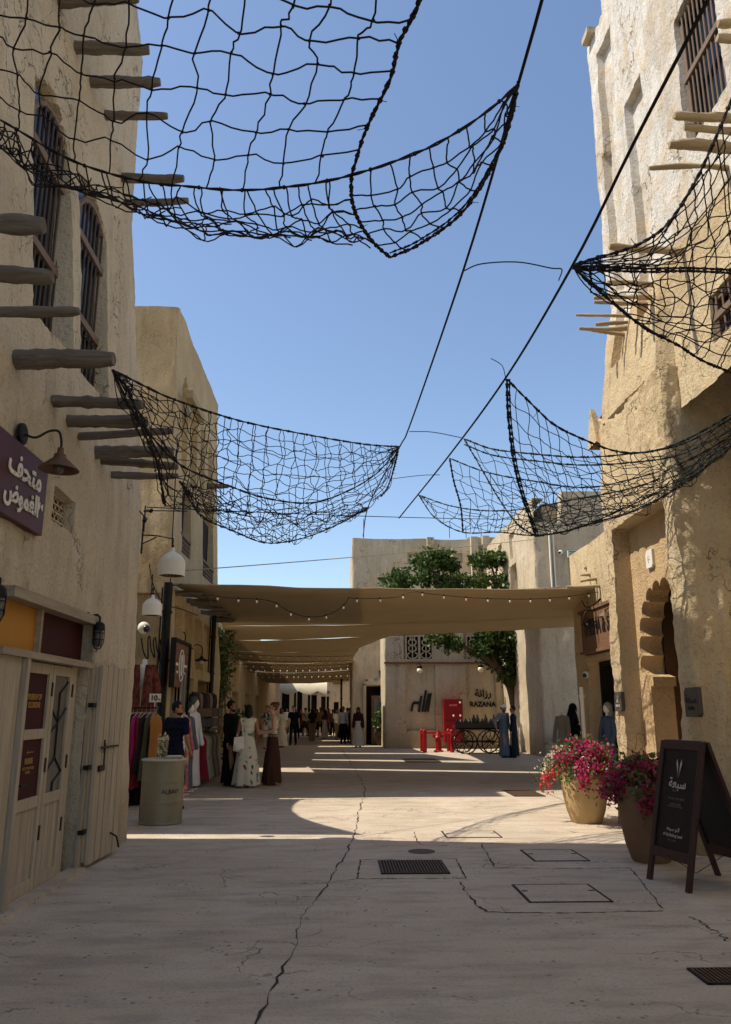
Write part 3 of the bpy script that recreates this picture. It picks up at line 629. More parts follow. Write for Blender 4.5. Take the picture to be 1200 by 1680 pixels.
tp = at(376, 796, 20.4); logs_at(B2, [(-3.7, 20.45, tp.z)], [tuple(tp)], .08, 'log', 1, 97)
# third building beyond on the left and the far end
B3 = thing('row_building', 'low shaded shop building on the left behind the small tree', 'building', (-7, 35, 0))
hwall('wall', [(-9, 24.2), (-4.6, 24.2), (-4.6, 59.8), (-9, 59.8)], 5.6, M_['adobe2'], B3, [rc(4.4 + a, 4.4 + a + 2.2, -.2, 2.4, .4) for a in (2, 6, 11, 16, 21)], step=.25, amp=.03, seed=21)
core(B3, (-9, 24.8, 0), (-5.2, 59.5, 5.55), M_['dark'])
EB = thing('end_building', 'shaded adobe building closing the far end of the street behind the crowd', 'building', (-2, 62, 0))
xw = lambda px: at(px, 1150, 60).x
re = []
x_0 = -22.0
for a, b_, c, d in ((380, 400, 0, 2.6), (405, 418, .9, 2.2), (432, 448, 0, 3.3), (462, 475, 0, 3.0), (482, 496, 0, 3.2), (505, 520, 0, 2.7), (527, 540, 0, 2.6), (548, 556, .8, 2.2)): re.append(rc(xw(a) - x_0, xw(b_) - x_0, c - .2 if c == 0 else c, d, .5))
hwall('wall', [(x_0, 60), (14, 60)], 5.4, M_['adobeG'], EB, re, step=.2, amp=.04, seed=31)
PB_ = thing('passage_building', 'shaded building on the right side of the covered passage behind the side doorway', 'building', (3, 52, 0))
hwall('wall', [(6, 59.8), (.9, 59.8), (.9, 46.1), (6, 46.1)], 6.0, M_['adobeG'], PB_, [rc(7, 9, -.2, 2.4, .3), rc(12, 14, -.2, 2.4, .3)], step=.25, seed=91)
core(PB_, (1.4, 46.5, 0), (6, 59.4, 5.95), M_['dark'])
core(EB, (x_0, 60.45, 0), (14, 66, 5.35), M_['dark'])
for a, b_, c in ((378, 402, 2.75), (430, 450, 3.5), (504, 522, 2.85), (526, 541, 2.8)): MB().span((xw(a), 59.85, c), (xw(b_), 60.2, c + .18)).build('lintel', M_['bwood'], EB, world=True)
MB().span((xw(380), 59.8, 4.0), (xw(391), 59.95, 4.4)).span((xw(546), 59.8, 3.5), (xw(560), 59.95, 3.9)).build('wall_board', M_['bwood'], EB, world=True)
# backdrop buildings glimpsed through the lane are hidden by the museum; build its far wall
LN = thing('lane_building', 'plain adobe block deep in the side lane behind the museum', 'building', (-14, 13.5, 0))
hwall('wall', [(-12, 8), (-12, 20)], 4.0, M_['adobe'], LN, [], step=.4, seed=41)
core(LN, (-16, 8, 0), (-12.3, 20, 3.95), M_['adobe'])
# ------------------------------------------------------------------ right near building with portal and white tower
RB = thing('portal_building', 'tall adobe building on the right with scalloped archway, white washed tower and log beams', 'building', (7, 9, 0))
XR = 4.2
sR = lambda y: 4.8 + (12.35 - y)      # path runs (9,12.35)->(4.2,12.35)->(4.2,9.67)->(9,9.67)
def ztl(s): return 6.08 + 0 * s + .22 * np.exp(-((s - 4.8) / .25) ** 2)
hwall('wall', [(9, 12.35), (XR, 12.35), (XR, 9.67), (9, 9.67)], ztl, M_['adobeR'], RB, [rc(sR(11.88), sR(9.95), -.2, 4.32, 1.7)], step=.045, batter=lambda z: np.interp(z, [0, 1.5, 6], [-.05, 0, .03]), amp=.04, seed=51, ridge=.026, cap=.9, crn=.08)
XT = 4.5
sT = lambda y: 4.5 + (12.08 - y)
rt = []
def ch(pa, pb, zlow, d=.13):                                                 # recessed channel whose soffit runs from pa to pb in the picture
    a = atx(*pa, XT); b = atx(*pb, XT); rt.append(rc(sT(max(a.y, b.y)), sT(min(a.y, b.y)), zlow, (a.z + b.z) / 2, d))
ch((1025, 176), (1050, 120), 8.1); ch((991, 260), (1011, 212), 8.3); ch((1037, 282), (1060, 232), 7.2); ch((1002, 360), (1022, 316), 6.9); ch((977, 66), (1001, 64), 9.8)
w1 = (atx(1120, 115, XT).y + .10, atx(1176, 30, XT).y - .05, 8.72, 10.75)
rt.append(rc(sT(w1[0]), sT(w1[1]), w1[2], w1[3], .24)); w2 = (8.72, 7.2, 5.95, 6.55)
rt.append(rc(sT(w2[0]), sT(w2[1]), w2[2], w2[3], .24))
hwall('wall', [(9, 12.08), (XT, 12.08), (XT, -1), (9, -1)], lambda s: np.where(s < sT(11.25), 13.5, 14.6) + 0 * s, M_['adobeR'], RB, rt, step=.055, amp=.035, z0=5.5, seed=57, ridge=.016, crn=.07, bulge=lambda S_, Z_: .24 * np.clip((8.1 - Z_) / 2.0, 0, 1) ** .8 * np.clip((Z_ - 6.02) / .05, 0, 1) * np.clip((sT(9.72) - S_) / .1, 0, 1) * np.clip((S_ - 4.42) / .1, 0, 1))
core(RB, (XT + .9, -1, 0), (12, 11.4, 14.5), M_['adobeR']); core(RB, (XR + 2.2, 9.9, 0), (12, 12.1, 6.0), M_['adobeR'])
sp = MB(); p = Vector((4.33, 12.45, 6.0)); sp.add([p + Vector(v) for v in ((-.14, .2, -.1), (.16, .2, -.1), (.16, -.26, -.3), (-.14, -.26, -.1), (-.08, .16, .62), (-.02, .16, .62), (-.02, .1, .6), (-.08, .1, .6))], [(0, 1, 5, 4), (1, 2, 6, 5), (2, 3, 7, 6), (3, 0, 4, 7), (4, 5, 6, 7)]); sp.build('finial', M_['adobeR'], RB, world=True)
for (a, b_, c, d, n) in ((w1[1], w1[0], w1[2], w1[3], 9), (w2[1], w2[0], w2[2], w2[3], 9)):
    w = MB().span((XT + .20, a, c), (XT + .22, b_, d)).build('window', M_['dglass'], RB, world=True)
    f = MB(); f.span((XT + .08, a, c), (XT + .15, a + .07, d)); f.span((XT + .08, b_ - .07, c), (XT + .15, b_, d)); f.span((XT + .08, a, c), (XT + .148, b_, c + .07)); f.span((XT + .08, a, d - .07), (XT + .148, b_, d)); f.build('frame', M_['frame'], w, world=True)
    for i in range(n): y = a + .12 + (b_ - a - .24) * i / (n - 1); MB().tube([(XT + .06, y, c + .03), (XT + .06, y, d - .03)], .013, 6).build('bar', M_['frame'], w, world=True)
    MB().span((XT + .03, a + .04, (c + d) / 2 - .04), (XT + .09, b_ - .04, (c + d) / 2 + .04)).build('rail', M_['frame'], w, world=True)
# scalloped arch
yc = 10.85; AX0, AX1 = XR + .27, XR + .60; zi = 2.12
def scallop():
    pts = [(11.48, -.05), (11.48, zi - .17), (11.38, zi - .17), (11.38, zi - .04), (11.60, zi)]
    # 5 lobes climbing from the impost to the crown, outward bulges
    cusp = [(11.70, zi), (11.70, 2.40), (11.66, 2.68), (11.56, 2.94), (11.38, 3.15), (11.13, 3.28), (yc, 3.30)]
    out = []
    for i in range(len(cusp) - 1):
        a = Vector(cusp[i]); b = Vector(cusp[i + 1]); m = (a + b) / 2; d = (b - a); n = Vector((d.y, -d.x)).normalized()
        if n.dot(m - Vector((yc, 2.5))) < 0: n = -n
        for k in range(1, 9):
            u = math.pi * (1 - k / 9); out.append(tuple(m + (d / 2) * math.cos(u) + n * (d.length * .40) * math.sin(u)))
        out.append(tuple(b))
    return pts + out
half = scallop(); 
pr = [(11.93, -.05), (11.93, 4.34), (yc, 4.34)] + [p for p in half[::-1]]
near = [(2 * yc - p, q) for p, q in half[::-1] if 2 * yc - p > 9.96]
pl = [(yc, 4.34), (9.94, 4.34), (9.94, -.05)] + near[::-1]
ab = MB(); ab.prism(pr, AX0, AX1, 'X'); ab.prism(pl, AX0, AX1, 'X')
ao = ab.build('scalloped_arch', M_['arch'], RB, world=True, ang=40)
MB().span((XR + 1.55, 9.99, 0), (XR + 1.6, 11.76, 4.25)).build('passage_shade_panel', M_['passage'], RB, world=True)  # dark panels stand in for the shade inside the archway
MB().span((XR + .64, 11.78, 0), (XR + 1.6, 11.84, 4.25)).build('passage_shade_panel', M_['passage'], RB, world=True)
# logs on the tower
rts = []; tps = []
def rl(tip, yy, xr=4.75, r=.05): tp = at(tip[0], tip[1], yy); tps.append(tuple(tp)); rts.append((xr, yy, tp.z + random.uniform(-.03, .03)))
for tip, root in (((1105, 190), (1215, 190)), ((1120, 209), (1210, 209)), ((1098, 241), (1218, 241)), ((1066, 277), (1183, 288)), ((1180, 30), (1270, 30)), ((1178, 58), (1270, 58)), ((1000, 408), (1112, 412)), ((996, 466), (1075, 470)), ((973, 486), (1055, 486)), ((975, 496), (1048, 500)), ((946, 519), (1033, 520)), ((978, 529), (1030, 532)), ((950, 535), (1022, 545)), ((970, 545), (1014, 553))): rl(tip, atx(root[0], root[1], 4.42).y)
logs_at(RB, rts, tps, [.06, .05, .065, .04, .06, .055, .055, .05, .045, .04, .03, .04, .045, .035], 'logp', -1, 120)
bt = at(1003, 72, 11.9); MB().box((4.62, 11.75, bt.z), (.5, .32, .12)).build('capping_stone', M_['adobeG'], RB, world=True)
# ------------------------------------------------------------------ shop building on the right
XS = 6.0
SB = thing('shop_building', 'adobe shop building on the right behind the archway with brown sign board', 'building', (8, 17, 0))
hwall('wall', [(10, 20.3), (XS, 20.3), (XS, 12.6), (10, 12.6)], 5.55, M_['adobeS'], SB, [rc(4 + 20.3 - 19.35, 4 + 20.3 - 16.0, -.2, 2.75, 2.6), rc(4 + 20.3 - 19.35, 4 + 20.3 - 14.4, 2.9, 3.9, .15)], step=.08, amp=.035, seed=61)
core(SB, (XS + 2.7, 13, 0), (10, 19.7, 5.5), M_['dark'])
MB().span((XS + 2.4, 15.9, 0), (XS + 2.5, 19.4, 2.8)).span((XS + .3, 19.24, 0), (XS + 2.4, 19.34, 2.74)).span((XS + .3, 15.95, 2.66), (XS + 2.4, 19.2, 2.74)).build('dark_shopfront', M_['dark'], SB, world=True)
rts = []; tps = []
for tip, yy in (((958, 932), 18.9), ((952, 946), 18.6), ((953, 953), 18.2), ((930, 960), 18.0)): rl(tip, yy, 6.3)
logs_at(SB, rts, tps, .045, 'logp', -1, 140)
# grey block farther right and razana building
GB = thing('grey_block', 'tall grey beige block beyond the shop with sunlit side wall and small windows', 'building', (11, 32, 0))
gr = [rc(7.0 + (36 - y - 1.0), 7.0 + (36 - y), 6.2, 7.9, .35) for y in ()]
hwall('wall', [(7.35, 39), (7.35, 29.3), (13.5, 29.3)], lambda s: np.where(s < 9.75, 9.55, np.where(s < 10.9, 8.6, 9.85)) + 0 * s, M_['adobeG'], GB, [rc(1.0, 2.2, 6.0, 7.5, .4), rc(3.0, 4.2, 6.0, 7.5, .4), rc(5.4, 6.6, 6.0, 7.6, .4), rc(11.0, 12.6, 5.6, 7.3, .3)] + [rc(a, a + .9, 7.9, 9.0, .12) for a in (1.2, 3.1, 5.5)], step=.12, amp=.04, seed=71)
core(GB, (7.9, 29.9, 0), (13.5, 38, 9.5), M_['adobeG'])
rb = MB()
for px in (902, 908): a = at(px, 900, 29.25); rb.span((a.x - .02, 29.16, 5.2), (a.x + .02, 29.28, 8.3))
rb.build('lit_edge_strip', M_['white'], GB, world=True)  # white strips put the block's sunlit vertical edges into colour
RZ = thing('razana_building', 'wide pale adobe building facing the street with carved vent panels and black painted shop lettering', 'building', (4, 40, 0))
hwall('wall', [(.62, 46), (.62, 39.6), (9, 39.6)], lambda s: 10.12 + .12 * (s > 12.3) + 0 * s, M_['adobeG'], RZ, [rc(6.4 + at(645, 900, 39.6).x - .62, 6.4 + 6.5, 6.9, 8.9, .06), rc(6.4 + at(599, 1150, 39.6).x - .62, 6.4 + at(631, 1150, 39.6).x - .6, -.2, 2.75, .35)] + [rc(6.4 + at(p, 900, 39.6).x - .62, 6.4 + at(p, 900, 39.6).x + .05 - .0, 8.9, 9.4, .25) for p in (669, 737)], step=.12, amp=.035, seed=81)
core(RZ, (1.2, 40.3, 0), (9, 46, 10), M_['adobeG'])
for px, hh in ((701, 10.15), (773, 10.2), (792, 10.25)):
    a = at(px, 920, 39.5); MB().span((a.x - .0, 39.25, 6.3), (a.x + .35, 39.62, hh)).build('pilaster', M_['adobeG'], RZ, world=True)
XZ = at(632, 1228, 35.9).x
z3 = lambda px: 3.7 + at(px, 1150, 35.9).x - XZ
hwall('wall', [(XZ, 39.6), (XZ, 35.9), (9.2, 35.9)], 6.3, M_['adobeG'], RZ, [rc(z3(667), z3(715), .75, 3.55, .16), rc(z3(766), z3(815), .75, 3.55, .16), rc(z3(664), z3(712), 3.85, 5.15, .10), rc(z3(764), z3(812), 3.85, 5.15, .10)], step=.1, amp=.03, seed=83, crn=.03)
core(RZ, (XZ + .35, 36.3, 0), (9.2, 39.9, 6.25), M_['adobeG'])
MB().span((XZ - .02, 35.80, 3.62), (8.9, 35.88, 3.70)).build('cable_tray', M_['bwood'], RZ, world=True)
# carved panels
def carved(px0, px1, py0, py1):
    a = at(px0, py0, 35.95); b = at(px1, py1, 35.95); f = MB(); y = 35.93; cx = (a.x + b.x) / 2
    back = MB().span((a.x, 35.96, b.z), (b.x, 35.98, a.z)).build('carved_panel', M_['dark'], RZ, world=True)
    f.span((a.x, y - .05, b.z), (a.x + .06, y, a.z)); f.span((b.x - .06, y - .05, b.z), (b.x, y, a.z)); f.span((cx - .05, y - .05, b.z), (cx + .05, y, a.z)); f.span((a.x, y - .048, b.z), (b.x, y, b.z + .07)); f.span((a.x, y - .048, a.z - .07), (b.x, y, a.z))
    for side in (a.x + .06, cx + .05):
        w = (b.x - a.x) / 2 - .11; c0 = side + w / 2; h = a.z - b.z
        for s in (-1, 1):
            for k, (r, zz) in enumerate(((.42, .12), (.36, .38), (.42, .62), (.3, .82))):
                P = [(c0 + s * w * .5 * r * 2.1 * math.sin(t) * (1 - .12 * k), y - .02, b.z + h * zz + h * .2 * (1 - math.cos(t)) * .6 - .02) for t in np.linspace(0, 2.6, 9)]; f.tube(P, .03, 5)
        f.tube([(c0, y - .02, b.z), (c0, y - .02, a.z)], .028, 5)
    f.build('carving', M_['adobeG'], back, world=True)
carved(665, 711, 1042, 1085); carved(764, 811, 1042, 1085)
# side doorway
a = at(601, 1226, 39.55); b_ = at(631, 1133, 39.55)
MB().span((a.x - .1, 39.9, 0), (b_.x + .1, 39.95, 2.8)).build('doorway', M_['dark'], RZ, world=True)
dr = MB().span((a.x + .25, 39.3, .05), (b_.x - .02, 39.36, 2.3)).build('door', M_['bwood'], RZ, world=True)
MB().span((a.x + .37, 39.27, .75), (b_.x - .14, 39.3, 2.15)).build('pane', M_['dglass'], dr, world=True)
MB().span((a.x - .14, 39.42, 0), (a.x + .0, 39.6, 2.85)).span((b_.x, 39.42, 0), (b_.x + .12, 39.6, 2.85)).span((a.x - .14, 39.42, 2.8), (b_.x + .12, 39.6, 2.95)).build('surround', M_['adobeG'], RZ, world=True)
# lettering painted on it
def razlet():
    c = at(792, 1152, 35.9 + .14); text('RAZANA', .30, (c.x, 36.02, c.z - .1), '-Y', M_['blackp'], RZ, bold=.012, sx=.95)
    c = at(793, 1138, 36.02); text('\uFE94\uFEE7\uFE8D\uFEAF\uFEAD', .44, (c.x, 36.02, c.z), '-Y', M_['blackp'], RZ, bold=.012)
    c = at(690, 1152, 36.02); g = MB(); k = 1 / 33.0
    def bar(x0, y0, x1, y1, w):                                             # slanted strokes of the logo, picture px about its centre
        g.add([(c.x + x0 * k, 35.99, c.z - y0 * k), (c.x + (x0 + w) * k, 35.99, c.z - y0 * k), (c.x + (x1 + w) * k, 35.99, c.z - y1 * k), (c.x + x1 * k, 35.99, c.z - y1 * k), (c.x + x0 * k, 36.03, c.z - y0 * k), (c.x + (x0 + w) * k, 36.03, c.z - y0 * k), (c.x + (x1 + w) * k, 36.03, c.z - y1 * k), (c.x + x1 * k, 36.03, c.z - y1 * k)], [(0, 1, 2, 3), (7, 6, 5, 4), (0, 4, 5, 1), (1, 5, 6, 2), (2, 6, 7, 3), (3, 7, 4, 0)])
    for x0, x1, t in ((-4, 0, -9), (1, 7, -17), (5, 11, -12), (9, 14, -13)): bar(x0, 14, x1, t, 3.2)
    bar(-15, 13, -12, 1, 3.0); bar(-12, 3, -10, -1, 9)
    g.build('logo', M_['blackp'], RZ, world=True)
razlet()
# ------------------------------------------------------------------ shade sails
def sail(label, c4, sag, bow=.06, n=16, m=10, group='tan shade sails over the street'):
    A, B, C, D = [Vector(p) for p in c4]                                     # front left, front right, back right, back left
    cen = (A + B + C + D) / 4; V = []
    for j in range(m + 1):
        v = j / m
        for i in range(n + 1):
            u = i / n; uu = u; vv = v
            p = A.lerp(B, uu).lerp(D.lerp(C, uu), vv)
            pin = cen - p; e = (4 * u * (1 - u)) * abs(2 * v - 1) ** 2 + (4 * v * (1 - v)) * abs(2 * u - 1) ** 2
            q = p + Vector((pin.x, pin.y, 0)) * bow * e
            q.z -= sag * (4 * u * (1 - u)) * (.45 + .55 * 4 * v * (1 - v)) + .025 * float(vn(p.x * 1.1, p.y * 2.2, 0, 5)); V.append(tuple(q - cen))
    Q = [(j * (n + 1) + i, j * (n + 1) + i + 1, (j + 1) * (n + 1) + i + 1, (j + 1) * (n + 1) + i) for j in range(m) for i in range(n)]
    me = bpy.data.meshes.new('shade_sail'); me.from_pydata(V, [], Q); smooth(me)
    t = thing('shade_sail', label, 'shade sail', cen, 0, group); link('cloth', me, M_['sail'], t)
    sm = t.children[0].modifiers.new('thick', 'SOLIDIFY'); sm.thickness = .012
    cd = MB(); idx = [j * (n + 1) for j in range(m + 1)] , [j * (n + 1) + n for j in range(m + 1)]
    for ring in (list(range(n + 1)), list(range(m * (n + 1), (m + 1) * (n + 1))), idx[0], idx[1]): cd.tube([V[k] for k in ring], .014, 4)
    cd.build('hem_cord', M_['sail'], t)
    return V, cen, n, m
A1 = at(283, 957, 16.0); B1 = at(989, 964, 18.35)
S1 = sail('nearest and largest tan sail, hanging from the black pole to the right shop wall', [A1, B1, at(988, 1010, 21.0), at(366, 1027, 23.6)], .12, .05)
sail('second tan sail, its lower edge showing under the largest one above the lettered wall', [at(366, 1028, 24.0), at(990, 1008, 21.3), at(972, 1026, 24.5), at(362, 1051, 28.0)], .14, .02)
sail('third tan sail, narrow band between two bright gaps at the passage mouth', [at(362, 1051, 28.3), at(650, 1040, 27.2), at(585, 1066, 31.5), at(345, 1065, 32.0)], .2, .03)
sail('fourth tan sail farther down the covered passage', [at(348, 1065, 32.6), at(590, 1065, 32.0), at(580, 1085, 38), at(352, 1081, 37.5)], .25, .03)
sail('fifth tan sail, crossed by rows of small bulbs, deep in the passage', [at(352, 1082, 38.3), at(582, 1084, 38.8), at(580, 1098, 45.), at(352, 1094, 44.5)], .35, .02)
sail('farthest tan sail with its low edge just above the heads of the crowd', [at(352, 1097, 45.2), at(582, 1099, 45.6), at(582, 1117, 53.6), at(352, 1112, 53.6)], .45, .02)
sail('unseen tan sail added over the yard to darken the lettered wall', [(1.0, 25.3, 5.35), (7.2, 25.3, 5.5), (7.2, 31.6, 5.7), (1.2, 31.6, 5.5)], .12, .03)  # added out of view behind nearer sails to keep skylight off the wall
sail('small tan sail strung across the side lane behind the museum', [(-3.3, 11.42, 5.5), (-4.35, 15.75, 5.5), (-11.5, 16.4, 5.6), (-11.5, 11.2, 5.6)], .1, .12)
a = at(460, 1124, 54.6); b_ = at(537, 1122, 54.6); t = thing('sun_patch_cloth', 'cream scalloped cloth added in place of a sun patch on the far facade', 'sun patch stand-in', (a.x, 54.6, a.z)); q = MB(); w_ = b_.x - a.x; nn_ = 60  # cloth and posts added to imitate sunlight falling on the far facade
for i in range(nn_ + 1):
    u = i / nn_; dz = -.4 - .22 * abs(math.sin(u * math.pi * 2.5)); q.v += [(w_ * u, .5, .32), (w_ * u, -.2, .02), (w_ * u, -.28, dz)]
q.f = [(3 * i + k, 3 * i + 3 + k, 3 * i + 4 + k, 3 * i + 1 + k) for i in range(nn_) for k in (0, 1)]
q.build('cloth', cloth('ded2b4'), t, sm=True)
for u in (.02, .35, .65, .98): MB().tube([(w_ * u, .4, .3), (w_ * u, .4, -a.z)], .04, 6).build('post', M_['white'], t)
# ------------------------------------------------------------------ poles, cables
def pole(label, base, h, r):
    t = thing('street_pole', label, 'pole', (base.x, base.y, 0), 0, 'black steel poles carrying the shade sails')
    b = MB(); b.tube([(0, 0, 0), (0, 0, h)], r, 14); b.build('post', M_['iron2'], t, ang=40)
    for z in (h * .3, h * .62, h * .85): MB().lathe([(r * 1.25, 0), (r * 1.25, .05)], (0, 0, z), 14).build('clamp', M_['iron2'], t)
    MB().lathe([(r * 2.4, 0), (r * 2.4, .02), (r * 1.2, .03)], n=14).build('base_plate', M_['iron2'], t)
    b = MB(); b.tube([(r, 0, h - .06), (r + .18, .02, h - .02)], .012); b.tube([(-r - .03, -.03, .1), (-r - .03, -.03, h * .6), (-r - .02, -.04, h - .1)], .018); b.build('conduit', M_['iron'], t)
a = at(277, 960, 15.75); pole('thick black pole at the near left corner of the nearest shade sail', a, a.z + .05, .085)
a = at(352, 1012, 20.9); pole('slimmer black pole beyond the clothes rail near the leafy shrub', a, a.z + .05, .06)
a = at(886 / 2 + 118, 1108, 50); pole('thin far pole rising out of the crowd in the covered passage', a, a.z, .05)
a = at(429, 1122, 50); pole('thin far pole left of the crowd under the farthest sail', a, a.z, .05)
def cable(name, label, pts, r, cat='cable', m='iron', n=40, group=None, knots=0):
    C = catmull(pts, n); c0 = C[0].copy(); b = MB(); b.tube([p - c0 for p in C], r, 6)
    t = thing(name, label, cat, c0, 0, group); b.build('strand', M_[m], t, sm=True)
    return t
ZR = 5.6
ra = [atz(895, -20, ZR), atz(850, 140, ZR), atz(760, 445, ZR - .03), atz(672, 700, ZR - .05), atz(655, 735, ZR - .1), atz(605, 830, ZR - .1), atz(596, 880, ZR)]
rbp = [atz(1172, -20, ZR), atz(1040, 235, ZR), atz(940, 435, ZR - .05), atz(830, 620, ZR - .05), atz(735, 750, ZR - .1), atz(655, 850, ZR)]
cable('suspension_rope', 'left one of the two long overhead ropes, touching the corner of the big net', ra, .011, 'rope', 'net', group='long overhead ropes')
cable('suspension_rope', 'right one of the two long overhead ropes, touching three right hand nets', rbp, .014, 'rope', 'net', group='long overhead ropes')
def sagc(a, b, s, n=9):
    a = Vector(a); b = Vector(b); return [a.lerp(b, k / (n - 1)) - Vector((0, 0, s * 4 * (k / (n - 1)) * (1 - k / (n - 1)))) for k in range(n)]
cable('tie_wire', 'thin wire tying the two overhead ropes together below the big net', [atz(760, 445, ZR), atz(790, 433, ZR), atz(850, 430, ZR), atz(905, 440, ZR), atz(922, 442, ZR), atz(917, 460, ZR)], .006, 'wire')
cable('tie_wire', 'thin wire between the ropes beside the corner of the left net', [atz(672, 708, ZR), atz(710, 709, ZR), atz(757, 718, ZR)], .006, 'wire')
cable('tie_wire', 'thin wire between the ropes under the right net corner', [atz(640, 786, ZR), atz(690, 780, ZR), atz(722, 779, ZR)], .006, 'wire')
cable('tie_wire', 'loose wire end standing up from the right rope above the tall net corner', [atz(830, 620, ZR), atz(824, 600, ZR + .03), atz(806, 588, ZR + .05)], .005, 'wire')
cable('cross_cable', 'thin cable crossing the street from the corner bracket to the shop side', sagc(at(242, 832, 11.15), at(900, 852, 20), .05), .008)
cable('cross_cable', 'pale cable rising from the balcony towards the grey block on the right', sagc(at(305, 936, 16.6), at(884, 884, 28), .05), .012, m='logp')
cable('cross_cable', 'taut cable running down along the museum wall to the corner bracket', [at(-30, 335, 7.0), at(85, 490, 8.0), at(182, 602, 9.1)], .008)
cable('cross_cable', 'taut cable from the museum wall below the beams to the corner bracket', [at(-20, 575, 6.5), at(110, 712, 8.6), at(242, 852, 11.0)], .009)
cable('cross_cable', 'thin sagging cable on the museum wall under the second arched window', [at(-10, 520, 6.9), at(60, 560, 7.4), at(100, 640, 8.1), at(160, 650, 9)], .005)
# ------------------------------------------------------------------ rope nets
def bcurve(pts, n, zoff=0): return catmull([at(p[0], p[1], p[2]) for p in pts], n)
def net_sheet(mb, top, bot, left, right, nu, nv, r, sag=.0, jit=.16, seed=0, sub=4):
    rnd = random.Random(seed); T = bcurve(top, nu); B = bcurve(bot, nu); L = bcurve(left, nv); Rr = bcurve(right, nv)
    G_ = {}
    for i in range(nu + 1):
        u = i / nu
        for j in range(nv + 1):
            v = j / nv
            p = T[i] * (1 - v) + B[i] * v + L[j] * (1 - u) + Rr[j] * u - (T[0] * (1 - u) * (1 - v) + T[nu] * u * (1 - v) + B[0] * (1 - u) * v + B[nu] * u * v)
            w = 16 * u * (1 - u) * v * (1 - v); p = p - Vector((0, 0, sag * w))
            G_[i, j] = p
    cell = ((G_[nu // 2, nv // 2] - G_[nu // 2 - 1, nv // 2]).length + (G_[nu // 2, nv // 2] - G_[nu // 2, nv // 2 - 1]).length) / 2
    for k in G_:
        i, j = k
        if 0 < i < nu and 0 < j < nv: G_[k] = G_[k] + Vector((rnd.gauss(0, 1), rnd.gauss(0, 1), rnd.gauss(0, 1))) * cell * jit + (Vector((0, 0, 1)) * cell * .13 * (1 if (i + j) % 2 else -1))
    def wavy(P, seed2):
        r2 = random.Random(seed2); C = catmull(P, (len(P) - 1) * sub); return [c + Vector((r2.gauss(0, 1), r2.gauss(0, 1), r2.gauss(0, 1))) * cell * .022 for c in C]
    for i in range(1, nu):
        P = [G_[i, j] for j in range(nv + 1)]; mb.tube(wavy(P, seed * 31 + i), r, 5, cap=False)
    for j in range(1, nv):
        P = [G_[i, j] for i in range(nu + 1)]; mb.tube(wavy(P, seed * 57 + 999 + j), r, 5, cap=False)
    for (i, j), p in G_.items():
        if 0 < i < nu and 0 < j < nv: mb.ball(p, r * 1.75, n=5, m=3)
    return G_
def edge_rope(t, pts, r, m, seed=0, n=60, wraps=True):
    C = bcurve(pts, n); rnd = random.Random(seed); c0 = Vector(t.location); b = MB()
    for s in range(2):
        ph = s * math.pi; P = []
        for i, c in enumerate(C):
            tt = (C[min(i + 1, n)] - C[max(i - 1, 0)]).normalized(); a1 = tt.cross(Vector((0, 0, 1))); a1 = a1.normalized() if a1.length > 1e-4 else Vector((1, 0, 0)); a2 = tt.cross(a1)
            an = i * 1.25 + ph; P.append(c - c0 + (a1 * math.cos(an) + a2 * math.sin(an)) * r * .55 + Vector([rnd.gauss(0, r * .12) for _ in range(3)]))
        b.tube(P, r * .62, 5)
    for i in range(2, n - 1, 4):
        c = C[i] - c0; b.ball(c, r * 1.5, n=6, m=4)
        if rnd.random() < .35: b.tube([c, c + Vector((rnd.uniform(-1, 1), rnd.uniform(-1, 1), rnd.uniform(-1, .6))) * r * 5], r * .22, 4)
    b.build('edge_rope', M_[m], t)
def net(label, sheets, ropes, m='net', r=.009, loc=None, rr=.016):
    c = at(*loc); t = thing('rope_net', label, 'net', c, 0, 'dark rope nets hung over the street')
    for k, s in enumerate(sheets):
        mb = MB(); net_sheet(mb, *s[:6], r, **s[6]); o = mb.build('netting', M_[m], t, world=True, sm=True); o['kind'] = 'stuff'
    for k, (P, q) in enumerate(ropes): edge_rope(t, P, rr * q, m, k)
    return t
thick = [(-90, 145, 5.3), (0, 196, 5.2), (120, 264, 5.15), (230, 297, 5.1), (310, 306, 5.0), (400, 312, 4.95), (500, 303, 4.8), (577, 287, 4.7)]
thick2 = [(577, 287, 4.7), (650, 264, 4.6), (720, 234, 4.5), (790, 190, 4.4), (850, 140, 4.33)]
e1 = [(705, -120, 2.9), (688, 0, 3.2), (655, 70, 3.55), (640, 130, 3.85), (600, 215, 4.3), (577, 287, 4.7)]
e2 = [(577, 287, 4.7), (578, 330, 4.85), (592, 368, 5.1), (615, 400, 5.3), (640, 422, 5.35)]
low1 = [(-90, 175, 5.5), (0, 210, 5.5), (70, 290, 5.6), (130, 300, 5.6), (230, 333, 5.7), (330, 365, 5.75), (400, 386, 5.7), (480, 390, 5.65), (560, 400, 5.5), (600, 405, 5.4), (640, 422, 5.35)]
low2 = [(640, 422, 5.35), (690, 400, 5.15), (760, 347, 4.85), (815, 260, 4.6), (840, 190, 4.42), (850, 140, 4.33)]
